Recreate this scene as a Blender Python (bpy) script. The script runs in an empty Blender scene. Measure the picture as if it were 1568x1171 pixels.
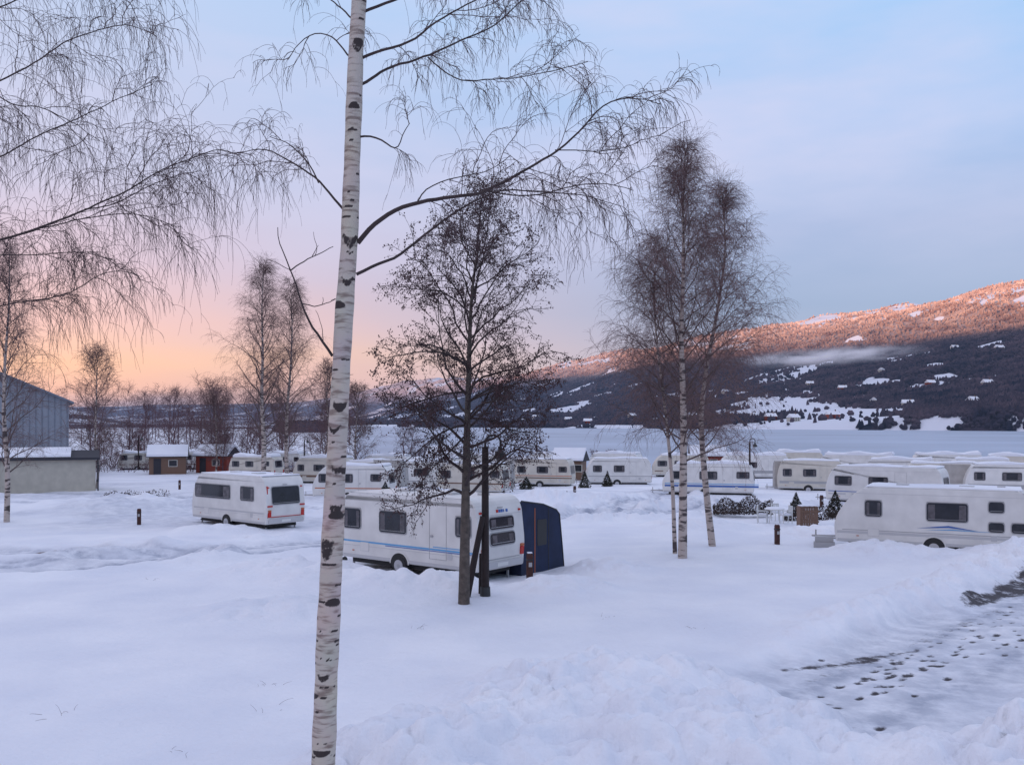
import bpy, math, numpy as np
from mathutils import Vector, Matrix
rng=np.random.default_rng(7)
scene=bpy.context.scene
scene.view_settings.view_transform='Standard'
scene.view_settings.look='None'
scene.view_settings.exposure=0
CAMZ=4.7
# ------------------------------------------------------------------ materials
def mat(name,base=(.5,.5,.5),rough=.6,metal=0,spec=.5,var=0,vscale=5,bump=0,bscale=20):
    m=bpy.data.materials.new(name); m.use_nodes=True
    nt=m.node_tree; b=nt.nodes['Principled BSDF']
    b.inputs['Base Color'].default_value=(*base,1); b.inputs['Roughness'].default_value=rough
    b.inputs['Metallic'].default_value=metal; b.inputs['Specular IOR Level'].default_value=spec
    tc=nt.nodes.new('ShaderNodeTexCoord')
    if var>0:
        n=nt.nodes.new('ShaderNodeTexNoise'); n.inputs['Scale'].default_value=vscale; n.inputs['Detail'].default_value=4
        nt.links.new(tc.outputs['Object'],n.inputs['Vector'])
        r=nt.nodes.new('ShaderNodeValToRGB')
        r.color_ramp.elements[0].position=.3; r.color_ramp.elements[1].position=.7
        r.color_ramp.elements[0].color=(*[c*(1-var) for c in base],1)
        r.color_ramp.elements[1].color=(*[min(1,c*(1+var*.5)) for c in base],1)
        nt.links.new(n.outputs['Fac'],r.inputs['Fac']); nt.links.new(r.outputs['Color'],b.inputs['Base Color'])
    if bump>0:
        n=nt.nodes.new('ShaderNodeTexNoise'); n.inputs['Scale'].default_value=bscale; n.inputs['Detail'].default_value=3
        nt.links.new(tc.outputs['Object'],n.inputs['Vector'])
        bp=nt.nodes.new('ShaderNodeBump'); bp.inputs['Strength'].default_value=bump; bp.inputs['Distance'].default_value=.05
        nt.links.new(n.outputs['Fac'],bp.inputs['Height']); nt.links.new(bp.outputs['Normal'],b.inputs['Normal'])
    return m
M={}
M['white']=mat('caravan_paint',(.70,.69,.67),.35,var=.12,vscale=1.5)
M['cream']=mat('caravan_cream',(.60,.56,.49),.4,var=.12,vscale=1.5)
M['trim']=mat('grey_trim',(.36,.36,.37),.45)
M['lightgrey']=mat('light_grey',(.50,.50,.51),.5)
M['glass']=mat('window_glass',(.018,.02,.028),.08,var=.4,vscale=3)
M['curtain']=mat('curtain_behind_glass',(.11,.10,.11),.15,var=.5,vscale=4)
M['black']=mat('rubber_black',(.02,.02,.022),.7)
M['hub']=mat('wheel_hub',(.5,.5,.52),.35,metal=.6)
M['red']=mat('tail_light',(.45,.02,.015),.25)
M['orange']=mat('stripe_orange',(.45,.12,.04),.4)
M['blue']=mat('stripe_blue',(.05,.13,.38),.4)
M['lblue']=mat('stripe_light_blue',(.12,.35,.62),.4)
M['brown']=mat('stripe_brown',(.16,.09,.06),.5)
M['plate']=mat('number_plate',(.7,.7,.68),.4)
M['navy']=mat('awning_canvas',(.012,.022,.060),.8,var=.3,vscale=2,bump=.3,bscale=3)
M['canvascream']=mat('awning_cream_canvas',(.42,.40,.38),.85,var=.2,vscale=2)
M['dwood']=mat('dark_wood',(.024,.014,.014),.8,var=.4,vscale=6,bump=.4,bscale=15)
M['postred']=mat('stained_post',(.06,.018,.014),.75,var=.4,vscale=8)
M['iron']=mat('painted_iron',(.02,.022,.024),.5)
M['lampglass']=mat('lamp_glass',(.3,.3,.28),.3)
M['plastic']=mat('white_plastic',(.62,.63,.62),.45)
M['hedge']=mat('hedge_leaves',(.055,.035,.03),.8,var=.5,vscale=2)
M['thuja']=mat('thuja_leaves',(.035,.034,.022),.8,var=.5,vscale=2)
M['cone']=mat('alder_cones',(.060,.025,.028),.8,var=.4,vscale=2)
M['twig']=mat('birch_twigs',(.070,.038,.042),.7)
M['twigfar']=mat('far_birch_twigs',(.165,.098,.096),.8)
M['limb']=mat('birch_limbs',(.042,.026,.026),.75,var=.4,vscale=8)
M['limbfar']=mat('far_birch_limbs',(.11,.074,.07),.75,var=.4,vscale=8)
M['alder']=mat('alder_bark',(.10,.08,.068),.85,var=.45,vscale=9,bump=.6,bscale=25)
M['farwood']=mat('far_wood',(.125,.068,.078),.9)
M['metalwall']=mat('barn_cladding',(.24,.265,.31),.5,var=.1,vscale=1)
M['roofgrey']=mat('barn_roof',(.17,.195,.245),.5,var=.2,vscale=1)
M['darkroof']=mat('roof_felt',(.035,.035,.045),.8)
M['creamwall']=mat('timber_cladding',(.50,.47,.40),.7,var=.12,vscale=2)
M['housered']=mat('red_timber',(.25,.05,.035),.8)
M['housewhite']=mat('white_timber',(.5,.48,.43),.8)
def snowmat(simple=False):
    m=bpy.data.materials.new('snow'); m.use_nodes=True; nt=m.node_tree; b=nt.nodes['Principled BSDF']
    N=nt.nodes.new; L=nt.links.new
    tc=N('ShaderNodeTexCoord')
    n1=N('ShaderNodeTexNoise'); n1.inputs['Scale'].default_value=.35; n1.inputs['Detail'].default_value=4; L(tc.outputs['Object'],n1.inputs['Vector'])
    r=N('ShaderNodeValToRGB'); e=r.color_ramp.elements
    e[0].position=.3; e[0].color=(.70,.725,.80,1); e[1].position=.7; e[1].color=(.83,.84,.88,1)
    L(n1.outputs['Fac'],r.inputs['Fac'])
    b.inputs['Roughness'].default_value=.7; b.inputs['Specular IOR Level'].default_value=.25
    if simple:
        L(r.outputs['Color'],b.inputs['Base Color']); return m
    at=N('ShaderNodeAttribute'); at.attribute_name='track'
    mx=N('ShaderNodeMix'); mx.data_type='RGBA'; mx.inputs['B'].default_value=(.30,.33,.41,1)
    n2=N('ShaderNodeTexNoise'); n2.inputs['Scale'].default_value=1.7; n2.inputs['Detail'].default_value=6; n2.inputs['Roughness'].default_value=.65; L(tc.outputs['Object'],n2.inputs['Vector'])
    mu=N('ShaderNodeMath'); mu.operation='MULTIPLY'; L(at.outputs['Fac'],mu.inputs[0])
    mr=N('ShaderNodeMapRange'); mr.inputs['From Min'].default_value=.28; mr.inputs['From Max'].default_value=.6; L(n2.outputs['Fac'],mr.inputs['Value'])
    L(mr.outputs['Result'],mu.inputs[1]); L(mu.outputs[0],mx.inputs['Factor']); L(r.outputs['Color'],mx.inputs['A'])
    aw=N('ShaderNodeAttribute'); aw.attribute_name='wet'
    n3=N('ShaderNodeTexNoise'); n3.inputs['Scale'].default_value=3.5; n3.inputs['Detail'].default_value=7; n3.inputs['Roughness'].default_value=.75; L(tc.outputs['Object'],n3.inputs['Vector'])
    ad=N('ShaderNodeMath'); ad.operation='MULTIPLY_ADD'; ad.inputs[1].default_value=2.2; L(n3.outputs['Fac'],ad.inputs[0]); L(aw.outputs['Fac'],ad.inputs[2])
    m2=N('ShaderNodeMapRange'); m2.inputs['From Min'].default_value=1.58; m2.inputs['From Max'].default_value=1.95; L(ad.outputs[0],m2.inputs['Value'])
    gt=N('ShaderNodeMapRange'); gt.inputs['From Min'].default_value=.02; gt.inputs['From Max'].default_value=.25; L(aw.outputs['Fac'],gt.inputs['Value'])
    m2b=N('ShaderNodeMath'); m2b.operation='MULTIPLY'; L(m2.outputs['Result'],m2b.inputs[0]); L(gt.outputs['Result'],m2b.inputs[1])
    mx2=N('ShaderNodeMix'); mx2.data_type='RGBA'; mx2.inputs['B'].default_value=(.055,.048,.055,1)
    L(m2b.outputs[0],mx2.inputs['Factor']); L(mx.outputs['Result'],mx2.inputs['A'])
    ab=N('ShaderNodeAttribute'); ab.attribute_name='mud'
    mx3=N('ShaderNodeMix'); mx3.data_type='RGBA'; mx3.inputs['B'].default_value=(.16,.11,.09,1)
    a3=N('ShaderNodeMath'); a3.operation='ADD'; L(ab.outputs['Fac'],a3.inputs[0]); L(n3.outputs['Fac'],a3.inputs[1])
    m3=N('ShaderNodeMapRange'); m3.inputs['From Min'].default_value=.95; m3.inputs['From Max'].default_value=1.3; L(a3.outputs[0],m3.inputs['Value'])
    L(m3.outputs['Result'],mx3.inputs['Factor']); L(mx2.outputs['Result'],mx3.inputs['A'])
    L(mx3.outputs['Result'],b.inputs['Base Color'])
    n4=N('ShaderNodeTexNoise'); n4.inputs['Scale'].default_value=5; n4.inputs['Detail'].default_value=5; n4.inputs['Roughness'].default_value=.6; L(tc.outputs['Object'],n4.inputs['Vector'])
    b1=N('ShaderNodeBump'); b1.inputs['Strength'].default_value=.55; b1.inputs['Distance'].default_value=.09; L(n4.outputs['Fac'],b1.inputs['Height'])
    L(b1.outputs['Normal'],b.inputs['Normal'])
    return m
M['snow']=snowmat(True); SNOWG=snowmat(); SNOWG.name='snow_cover'
def barkmat(attr=False):
    m=bpy.data.materials.new('birch_bark'); m.use_nodes=True; nt=m.node_tree; b=nt.nodes['Principled BSDF']
    N=nt.nodes.new; L=nt.links.new
    tc=N('ShaderNodeTexCoord'); mp=N('ShaderNodeMapping'); mp.inputs['Scale'].default_value=(3,3,16) if attr else (2,2,7)
    L(tc.outputs['Object'],mp.inputs['Vector'])
    n=N('ShaderNodeTexNoise'); n.inputs['Scale'].default_value=2.0 if attr else 1; n.inputs['Detail'].default_value=5; L(mp.outputs[0],n.inputs['Vector'])
    r=N('ShaderNodeValToRGB'); e=r.color_ramp.elements
    e[0].position=.34 if attr else .42; e[0].color=(.25,.19,.165,1) if attr else (.06,.045,.045,1); e[1].position=.5; e[1].color=(.55,.48,.42,1) if attr else (.44,.37,.33,1)
    L(n.outputs['Fac'],r.inputs['Fac'])
    out=r.outputs['Color']
    if attr:
        n2=N('ShaderNodeTexNoise'); n2.inputs['Scale'].default_value=3; n2.inputs['Detail'].default_value=6; L(tc.outputs['Object'],n2.inputs['Vector'])
        mx0=N('ShaderNodeMix'); mx0.data_type='RGBA'; mx0.blend_type='MULTIPLY'; mx0.inputs['Factor'].default_value=.25
        L(out,mx0.inputs['A']); L(n2.outputs['Color'],mx0.inputs['B'])
        at=N('ShaderNodeAttribute'); at.attribute_name='mark'
        n3=N('ShaderNodeTexNoise'); n3.inputs['Scale'].default_value=60; n3.inputs['Detail'].default_value=4; L(tc.outputs['Object'],n3.inputs['Vector'])
        s=N('ShaderNodeMath'); s.operation='MULTIPLY_ADD'; s.inputs[1].default_value=.5; L(n3.outputs['Fac'],s.inputs[0]); L(at.outputs['Fac'],s.inputs[2])
        mr=N('ShaderNodeMapRange'); mr.inputs['From Min'].default_value=.55; mr.inputs['From Max'].default_value=.85; L(s.outputs[0],mr.inputs['Value'])
        mx=N('ShaderNodeMix'); mx.data_type='RGBA'; mx.inputs['B'].default_value=(.03,.02,.02,1)
        L(mr.outputs['Result'],mx.inputs['Factor']); L(mx0.outputs['Result'],mx.inputs['A']); out=mx.outputs['Result']
        bp=N('ShaderNodeBump'); bp.inputs['Strength'].default_value=.4; bp.inputs['Distance'].default_value=.01; L(n.outputs['Fac'],bp.inputs['Height']); L(bp.outputs['Normal'],b.inputs['Normal'])
    L(out,b.inputs['Base Color']); b.inputs['Roughness'].default_value=.7
    return m
M['bark']=barkmat(True); M['barkfar']=barkmat(False)
# ------------------------------------------------------------------ noise & terrain
def vnoise(x,y,seed=0):
    xi=np.floor(x).astype(np.int64); yi=np.floor(y).astype(np.int64); fx=x-xi; fy=y-yi
    fx=fx*fx*(3-2*fx); fy=fy*fy*(3-2*fy)
    def h(a,b):
        v=(a*374761393+b*668265263+seed*1446651)&0xffffffff
        v=((v^(v>>13))*1274126177)&0xffffffff
        return ((v^(v>>16))&0xffff)/65535.
    return (h(xi,yi)*(1-fx)+h(xi+1,yi)*fx)*(1-fy)+(h(xi,yi+1)*(1-fx)+h(xi+1,yi+1)*fx)*fy
def fbm(x,y,seed=0,o=4,g=.5):
    s=0;a=1;t=0
    for i in range(o):
        s=s+a*(vnoise(x*2**i+i*17.3,y*2**i-i*9.1,seed+i)-.5); t+=a; a*=g
    return s/t*2
def ss(a,b,x):
    t=np.clip((x-a)/(b-a),0,1); return t*t*(3-2*t)
def dseg(x,y,pts):
    best=np.full(np.shape(x),1e9)
    for (ax,ay),(bx,by) in zip(pts[:-1],pts[1:]):
        dx,dy=bx-ax,by-ay; t=np.clip(((x-ax)*dx+(y-ay)*dy)/(dx*dx+dy*dy),0,1)
        best=np.minimum(best,np.hypot(x-ax-t*dx,y-ay-t*dy))
    return best
ROAD=[(2.5,12.6),(6,16.3),(9.5,19.8),(13.5,24),(20,30),(40,47)]
TRK=[[(-60,26),(-30,29.5),(-17,31.6),(-12.6,34.2),(-7.8,39.2),(-4,46),(2,51),(8,53.5),(16,58),(30,66)],
     [(-60,31),(-22,35.5),(-16,35.2),(-12.6,35)],
     [(-50,60),(-24,62),(-14,58),(-4,52)],[(-50,72),(-30,72),(-20,66)],[(4,52),(10,64),(14,80)]]
fr=np.random.default_rng(3)
FEET=[]
for (a,b,n) in [((4.7,15.2),(14,25.2),44),((6.3,17.2),(13,22.6),30),((6.8,16.6),(8.3,20),16)]:
    for i in range(n):
        t=(i+fr.uniform(-.2,.2))/n
        sgn=1 if i%2 else -1
        FEET.append((a[0]+(b[0]-a[0])*t+sgn*.13+fr.normal(0,.1),a[1]+(b[1]-a[1])*t-sgn*.13+fr.normal(0,.12),fr.uniform(.7,1.25)))
for i in range(16): FEET.append((fr.uniform(5,11),fr.uniform(14,21),fr.uniform(.7,1.2)))
def base_z(x,y):
    z=-.018*np.clip(y-22,0,None); z=np.maximum(z,-1.5)
    z=z+.30*ss(-10,-60,x)*ss(30,60,y)
    lk=ss(-2,10,(x+24+(y-140)*.169)*1.0)*ss(128,146,y)
    return z-3.5*lk
def cells(x,y,s,seed):
    X_=x*s; Y_=y*s; xi=np.floor(X_); yi=np.floor(Y_); out=np.zeros_like(x)
    for a in(-1,0,1):
        for b in(-1,0,1):
            cx=xi+a; cy=yi+b
            jx=vnoise(cx+.001,cy+.001,seed)*.8+.1; jy=vnoise(cx+.001,cy+.001,seed+7)*.8+.1; rr=.35+.5*vnoise(cx+.001,cy+.001,seed+13)
            d2=((X_-cx-jx)**2+(Y_-cy-jy)**2)/(rr*rr); out=np.maximum(out,np.sqrt(np.clip(1-d2,0,1))*rr)
    return out
def gfull(x,y):
    x=np.asarray(x,float); y=np.asarray(y,float)
    near=1-ss(60,120,np.abs(y))*1
    z=base_z(x,y)+.10*fbm(x*.13,y*.13,1,3)+.06*fbm(x*.6,y*.6,5,4)*near
    dr=dseg(x,y,ROAD)
    w=2.3+.5*fbm(x*.4,y*.4,9,3)+.35*fbm(x*1.5,y*1.5,19,3)
    road=1-ss(w-.6,w+.3,dr)
    side=((x-9.5)*(.69)-(y-19.8)*.73)
    lum=fbm(x*1.3,y*1.3,21,3,.5)
    bank=np.exp(-((dr-w-.75)/.75)**2)
    wx_=x+.16*fbm(x*2,y*2,91,2); wy_=y+.16*fbm(x*2,y*2,92,2)
    c1=np.zeros_like(z); 
    sel=(x>-30)&(x<30)&(y>7)&(y<75)
    if sel.any():
        a_,b_=wx_[sel],wy_[sel]
        c1[sel]=cells(a_,b_,1.5,61)*.26+cells(a_,b_,3.1,71)*.14+cells(a_,b_,7.,75)*.06
    bh=np.where(side<0,.28,.16)*(1+.5*lum)
    z=z+ bank*(bh+c1*.75)*ss(4,9,x)
    z=z-road*.10
    m1=np.exp(-((x-1.9)/2.5)**2-((y-14.9)/2.7)**2)
    m2=np.exp(-((x-2.9)/1.4)**2-((y-12.4)/1.6)**2)
    m3=np.exp(-((x+.6)/1.9)**2-((y-12.2)/1.3)**2)
    m4=np.exp(-((x-7.5)/2.8)**2-((y-12.0)/1.3)**2)
    mm=np.clip(m1+m2+m3+m4,0,1.2)
    z=z+mm*(.40+.22*lum)+c1*ss(.10,.5,mm)*1.35*(.55+.8*vnoise(x*.6,y*.6,99))
    road=road*(1-ss(.15,.6,mm))
    trk=np.zeros_like(z)
    for k,T in enumerate(TRK):
        d=dseg(x,y,T); ww=1.7 if k==0 else 1.3
        dn=d+.25*fbm(x*.5,y*.5,77,2)
        band=1-ss(ww-.4,ww+.5,dn)
        rut=np.exp(-((dn-.75)/.2)**2)+.6*np.exp(-((dn-1.35)/.12)**2)
        z=z-band*.07-rut*.07; trk=np.maximum(trk,np.clip(band*.42+rut*.9,0,1))
        z=z+np.exp(-((d-ww-.7)/.6)**2)*(.14*(1+lum)+c1*.8*ss(-.3,.3,fbm(x*.2,y*.2,55,2)))
    for (hx,hy,hr,hh) in [(1.5,60,2.2,.7),(5,62,4,.5),(-4,58,3,.5),(13,58,3.5,.5),(-3.2,27.0,1.4,.34),(-5.6,28.6,1.8,.36),(-1.5,26.9,1.0,.24),(-8,30,1.6,.25),(17,32.3,2.8,.38),(13.5,34.8,1.8,.35),(-14,44.5,2,.15),(-24,57,4,.5),(22,50,5,.5),(-8,70,6,.5),(1.5,26.9,1.6,.2),(-6,23.5,1.8,.18),(3.3,31,1.5,.2),(9,46,2.5,.3),(14,42,2.2,.25)]:
        hg=np.exp(-((x-hx)**2+(y-hy)**2)/hr**2)
        z=z+hh*hg*(1+.5*lum)+c1*.7*ss(.2,.7,hg)
    camp=ss(42,50,y)*(1-ss(95,110,y))*ss(-.05,.35,fbm(x*.16,y*.16,66,4))
    trk=np.maximum(trk,camp*.45)
    wob=.35*fbm(x*1.1,y*1.1,81,3)
    wet=np.zeros_like(z)
    dA=dseg(x,y,[(5.2,18.0),(6.8,18.8),(8.6,20.0)])+wob*.6; wet=np.maximum(wet,.85*(1-ss(.0,.42,dA)))
    t=np.clip((x-11.5)/4.5,0,1); dB=dseg(x,y,[(11.8,24.9),(17,29.4),(24,35)])+wob*.6; wet=np.maximum(wet,(1-ss(.05+t*.3,.3+t*.75,dB))*ss(11.2,12.6,x)*.9)
    dC=dseg(x,y,[(5.6,17.4),(9.2,21),(12.6,24.4)])+wob; wet=np.maximum(wet,.46*(1-ss(.0,.6,dC)))
    foot=np.zeros_like(z)
    sel=(x>3)&(x<16)&(y>12)&(y<27)
    if sel.any():
        xs=x[sel]; ys=y[sel]; f=np.zeros_like(xs)
        for (fx,fy,s) in FEET:
            u=(xs-fx)*.73+(ys-fy)*.69; v=(xs-fx)*.69-(ys-fy)*.73
            f=np.maximum(f,np.exp(-(u/(.16*s))**2-(v/(.08*s))**2))
        foot[sel]=f
    z=z-foot*.05*road
    wet=np.maximum(wet,foot*1.05*ss(.2,.5,road))
    trk=np.maximum(trk,road*(.52+.3*np.exp(-((dr-.9)/.3)**2)))
    mud=(1-ss(.2,.8,dseg(x,y,[(-18,36.2),(-15.8,36.0)])))*.8
    mud=np.maximum(mud,.55*np.exp(-((x+1.15)**2+(y-24.3)**2)/.3**2))
    return z,trk,wet,mud
def gz(x,y): return float(gfull(np.array([x]),np.array([y]))[0][0])
def grid_obj(name,xs,ys,zf,mats):
    X,Y=np.meshgrid(xs,ys); r=zf(X.ravel(),Y.ravel()); z=r[0]
    nx,ny=len(xs),len(ys)
    V=np.stack([X.ravel(),Y.ravel(),z],1)
    i=np.arange((nx-1)*(ny-1)); a=(i//(nx-1))*nx+i%(nx-1)
    F=np.stack([a,a+1,a+1+nx,a+nx],1)
    me=meshnp(name,V,F,np.zeros(len(F),int),mats,True)
    for nm,arr in r[1].items():
        at=me.attributes.new(nm,'FLOAT','POINT'); at.data.foreach_set('value',arr.astype(np.float32))
    o=bpy.data.objects.new(name,me); scene.collection.objects.link(o); return o
def meshnp(name,V,F,mi,mats,smooth=True):
    me=bpy.data.meshes.new(name)
    k=F.shape[1]
    me.vertices.add(len(V)); me.vertices.foreach_set('co',V.astype(np.float32).ravel())
    me.loops.add(F.size); me.loops.foreach_set('vertex_index',F.astype(np.int32).ravel())
    me.polygons.add(len(F)); me.polygons.foreach_set('loop_start',(np.arange(len(F))*k).astype(np.int32))
    me.polygons.foreach_set('loop_total',np.full(len(F),k,np.int32))
    for m in mats: me.materials.append(m)
    me.polygons.foreach_set('material_index',np.asarray(mi,np.int32))
    me.polygons.foreach_set('use_smooth',np.full(len(F),smooth))
    me.update(); me.validate(); return me
def steps(segs):
    out=[segs[0][0]]
    for a,b,d0,d1 in segs:
        x=a
        while x<b-1e-6:
            t=(x-a)/(b-a); x=min(b,x+d0*(d1/d0)**t); out.append(x)
    return np.array(out)
xs=steps([(-1500,-60,150,4),(-60,-14,3,.25),(-14,-2.5,.2,.09),(-2.5,12,.065,.065),(12,22,.08,.22),(22,60,.3,3),(60,1500,4,150)])
ys=steps([(-300,4,40,.5),(4,9,.3,.07),(9,21,.065,.065),(21,30,.07,.13),(30,70,.14,.5),(70,150,.8,3),(150,900,4,60)])
def gf(x,y):
    z,t,w,m=gfull(x,y); return z,{'track':t,'wet':w,'mud':m}
grid_obj('snow_ground',xs,ys,gf,[SNOWG])
lm=mat('lake_ice',(.36,.415,.52),.45,spec=.4,var=.3,vscale=.01)
V=np.array([[-3000,100,-1.8],[3000,100,-1.8],[3000,3500,-1.8],[-3000,3500,-1.8]],float)
o=bpy.data.objects.new('lake',meshnp('lake',V,np.array([[0,1,2,3]]),[0],[lm])); scene.collection.objects.link(o)
# ---------------------------------------------------------------- far hills
def hz(x,y):
    s=(x-1250)*(-.954)+(y-2300)*(-.3); t=(x-1250)*(-.3)+(y-2300)*.954
    s=s+120*fbm(x/900,y/900,41,3)
    u=np.clip(1-s/1450,0,1.0); st=.45*(3*u*u-2*u**3)+.55*u**1.6
    st=np.where(s<0,1-np.clip(-s/3000,0,.3),st)
    H=330-150*ss(5500,9500,t)+18*fbm(t/700,t*0,47,3)
    h=st*H+u*26*fbm(x/420,y/420,43,4)+u*12*fbm(x/110,y/110,45,3)
    h=h+170*np.exp(-((y-9800-.1*x)/1500)**2)*ss(900,-600,x)*(1+.5*fbm(x/1500,y/1500,49,3))
    yf=np.where(x<390,720+(390-x)*1.2,720-(x-390)*.5); yf=np.minimum(yf,1430)+30*fbm(x/120,y/200,51,3)
    land=ss(-10,25,y-yf); land=np.maximum(land,ss(-5,20,-(x+24+(y-140)*.169)))
    z=-5.5+land*4.2+land*np.clip(h,0,None)+land*3*ss(0,60,y-yf)
    return z,h,land
def fieldmask(x,y,h):
    n=fbm(x/130,y/260,61,5,.62)
    n2=fbm(x/40,y/80,63,3)
    a=x/np.maximum(y,1)
    big=.38*np.exp(-((a-.30)/.07)**2)*ss(60,25,h)
    thr=.08+ .20*ss(20,90,h)+.06*ss(120,180,h)-.14*ss(230,320,h)-big
    return ss(-.03,.05,n+.4*n2-thr)
def hf(x,y):
    z,h,l=hz(x,y); return z,{'field':fieldmask(x,y,h)}
xs2=steps([(-9000,-1200,300,40),(-1200,-300,30,10),(-300,1900,8,9),(1900,6000,15,200)])
ys2=steps([(560,1200,12,9),(1200,3200,9,14),(3200,7000,16,50),(7000,14000,60,400)])
def hillmat(name,forest=False):
    m=bpy.data.materials.new(name); m.use_nodes=True; nt=m.node_tree; b=nt.nodes['Principled BSDF']; N=nt.nodes.new; L=nt.links.new
    geo=N('ShaderNodeNewGeometry'); sp=N('ShaderNodeSeparateXYZ'); L(geo.outputs['Position'],sp.inputs[0])
    n1=N('ShaderNodeTexNoise'); n1.inputs['Scale'].default_value=.02; n1.inputs['Detail'].default_value=8; n1.inputs['Roughness'].default_value=.75; L(geo.outputs['Position'],n1.inputs['Vector'])
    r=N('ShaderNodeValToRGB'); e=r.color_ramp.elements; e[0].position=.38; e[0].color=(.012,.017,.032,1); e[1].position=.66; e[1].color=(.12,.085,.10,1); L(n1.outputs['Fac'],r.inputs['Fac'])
    r2=N('ShaderNodeValToRGB'); e=r2.color_ramp.elements; e[0].position=.36; e[0].color=(.28,.14,.10,1); e[1].position=.62; e[1].color=(.88,.66,.54,1); L(n1.outputs['Fac'],r2.inputs['Fac'])  # sunlit orange of the upper slopes painted into the colour, mixed by height
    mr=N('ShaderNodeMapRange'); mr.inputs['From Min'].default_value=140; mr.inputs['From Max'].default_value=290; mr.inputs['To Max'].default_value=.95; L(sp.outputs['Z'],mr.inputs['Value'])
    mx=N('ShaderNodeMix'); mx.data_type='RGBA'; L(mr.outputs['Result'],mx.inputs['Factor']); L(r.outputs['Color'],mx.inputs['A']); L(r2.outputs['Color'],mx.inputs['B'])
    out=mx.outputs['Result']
    if not forest:
        at=N('ShaderNodeAttribute'); at.attribute_name='field'
        n2=N('ShaderNodeTexNoise'); n2.inputs['Scale'].default_value=.03; n2.inputs['Detail'].default_value=5; L(geo.outputs['Position'],n2.inputs['Vector'])
        a=N('ShaderNodeMath'); a.operation='ADD'; L(at.outputs['Fac'],a.inputs[0]); L(n2.outputs['Fac'],a.inputs[1])
        m3=N('ShaderNodeMapRange'); m3.inputs['From Min'].default_value=.92; m3.inputs['From Max'].default_value=1.05; L(a.outputs[0],m3.inputs['Value'])
        mx2=N('ShaderNodeMix'); mx2.data_type='RGBA'; mx2.inputs['B'].default_value=(.68,.70,.77,1); L(m3.outputs['Result'],mx2.inputs['Factor']); L(out,mx2.inputs['A']); out=mx2.outputs['Result']
    L(out,b.inputs['Base Color']); b.inputs['Roughness'].default_value=.95; b.inputs['Specular IOR Level'].default_value=.05
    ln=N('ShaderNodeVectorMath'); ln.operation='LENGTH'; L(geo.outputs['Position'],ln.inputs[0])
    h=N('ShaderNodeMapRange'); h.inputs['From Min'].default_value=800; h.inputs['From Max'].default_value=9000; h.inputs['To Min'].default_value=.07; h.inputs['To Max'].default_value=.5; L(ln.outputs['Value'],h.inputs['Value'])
    em=N('ShaderNodeEmission'); em.inputs['Color'].default_value=(.18,.25,.45,1)  # distance haze painted on as a bluish surface glow
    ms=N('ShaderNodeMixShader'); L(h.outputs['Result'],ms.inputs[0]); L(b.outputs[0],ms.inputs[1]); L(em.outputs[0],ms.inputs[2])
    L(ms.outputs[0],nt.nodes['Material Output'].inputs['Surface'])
    return m
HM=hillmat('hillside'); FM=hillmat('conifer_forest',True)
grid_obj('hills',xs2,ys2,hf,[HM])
# added ridge out of view (behind left), placed to shade the valley floor
def rf(x,y):
    u=np.clip(1-np.abs(x+2000)/900,0,1); prof=u*u*(3-2*u)
    e=ss(-4200,-3400,y)*ss(3250,2750,y)
    h=(318+12*fbm(y/500,x*0,5,3))*prof*e+prof*e*10*fbm(x/200,y/200,3,3)
    return h-2,{'field':fieldmask(x,y,h)}
grid_obj('sun_block_ridge',steps([(-2950,-1050,50,50)]),steps([(-4300,3400,50,50)]),rf,[HM])
class Geo:
    def __init__(s): s.V=[];s.F=[];s.M=[];s.n=0
    def add(s,V,F,m):
        s.V.append(V); s.F.append(F+s.n); s.M.append(np.full(len(F),m)); s.n+=len(V)
    def tubes(s,P,R,sides,m):
        N,K,_=P.shape
        T=np.gradient(P,axis=1); T/=np.linalg.norm(T,axis=2,keepdims=True)+1e-9
        mean=T.mean(1,keepdims=True); rd=rng.normal(size=(N,1,3)); ref=np.cross(mean,rd); ref/=np.linalg.norm(ref,axis=2,keepdims=True)+1e-9
        A=np.cross(T,ref); A/=np.linalg.norm(A,axis=2,keepdims=True)+1e-9; B=np.cross(T,A)
        an=np.arange(sides)*2*np.pi/sides
        Vv=P[:,:,None,:]+R[:,:,None,None]*(np.cos(an)[:,None]*A[:,:,None,:]+np.sin(an)[:,None]*B[:,:,None,:])
        n,k,j=np.meshgrid(np.arange(N),np.arange(K-1),np.arange(sides),indexing='ij'); j2=(j+1)%sides
        b=(n*K+k)*sides
        F=np.stack([b+j,b+j2,b+sides+j2,b+sides+j],-1).reshape(-1,4)
        s.add(Vv.reshape(-1,3),F,m)
    def obj(s,name,mats,smooth=True,loc=(0,0,0)):
        V=np.concatenate(s.V)-np.array(loc); me=meshnp(name,V,np.concatenate(s.F),np.concatenate(s.M),mats,smooth)
        o=bpy.data.objects.new(name,me); o.location=loc; scene.collection.objects.link(o); return o
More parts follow.
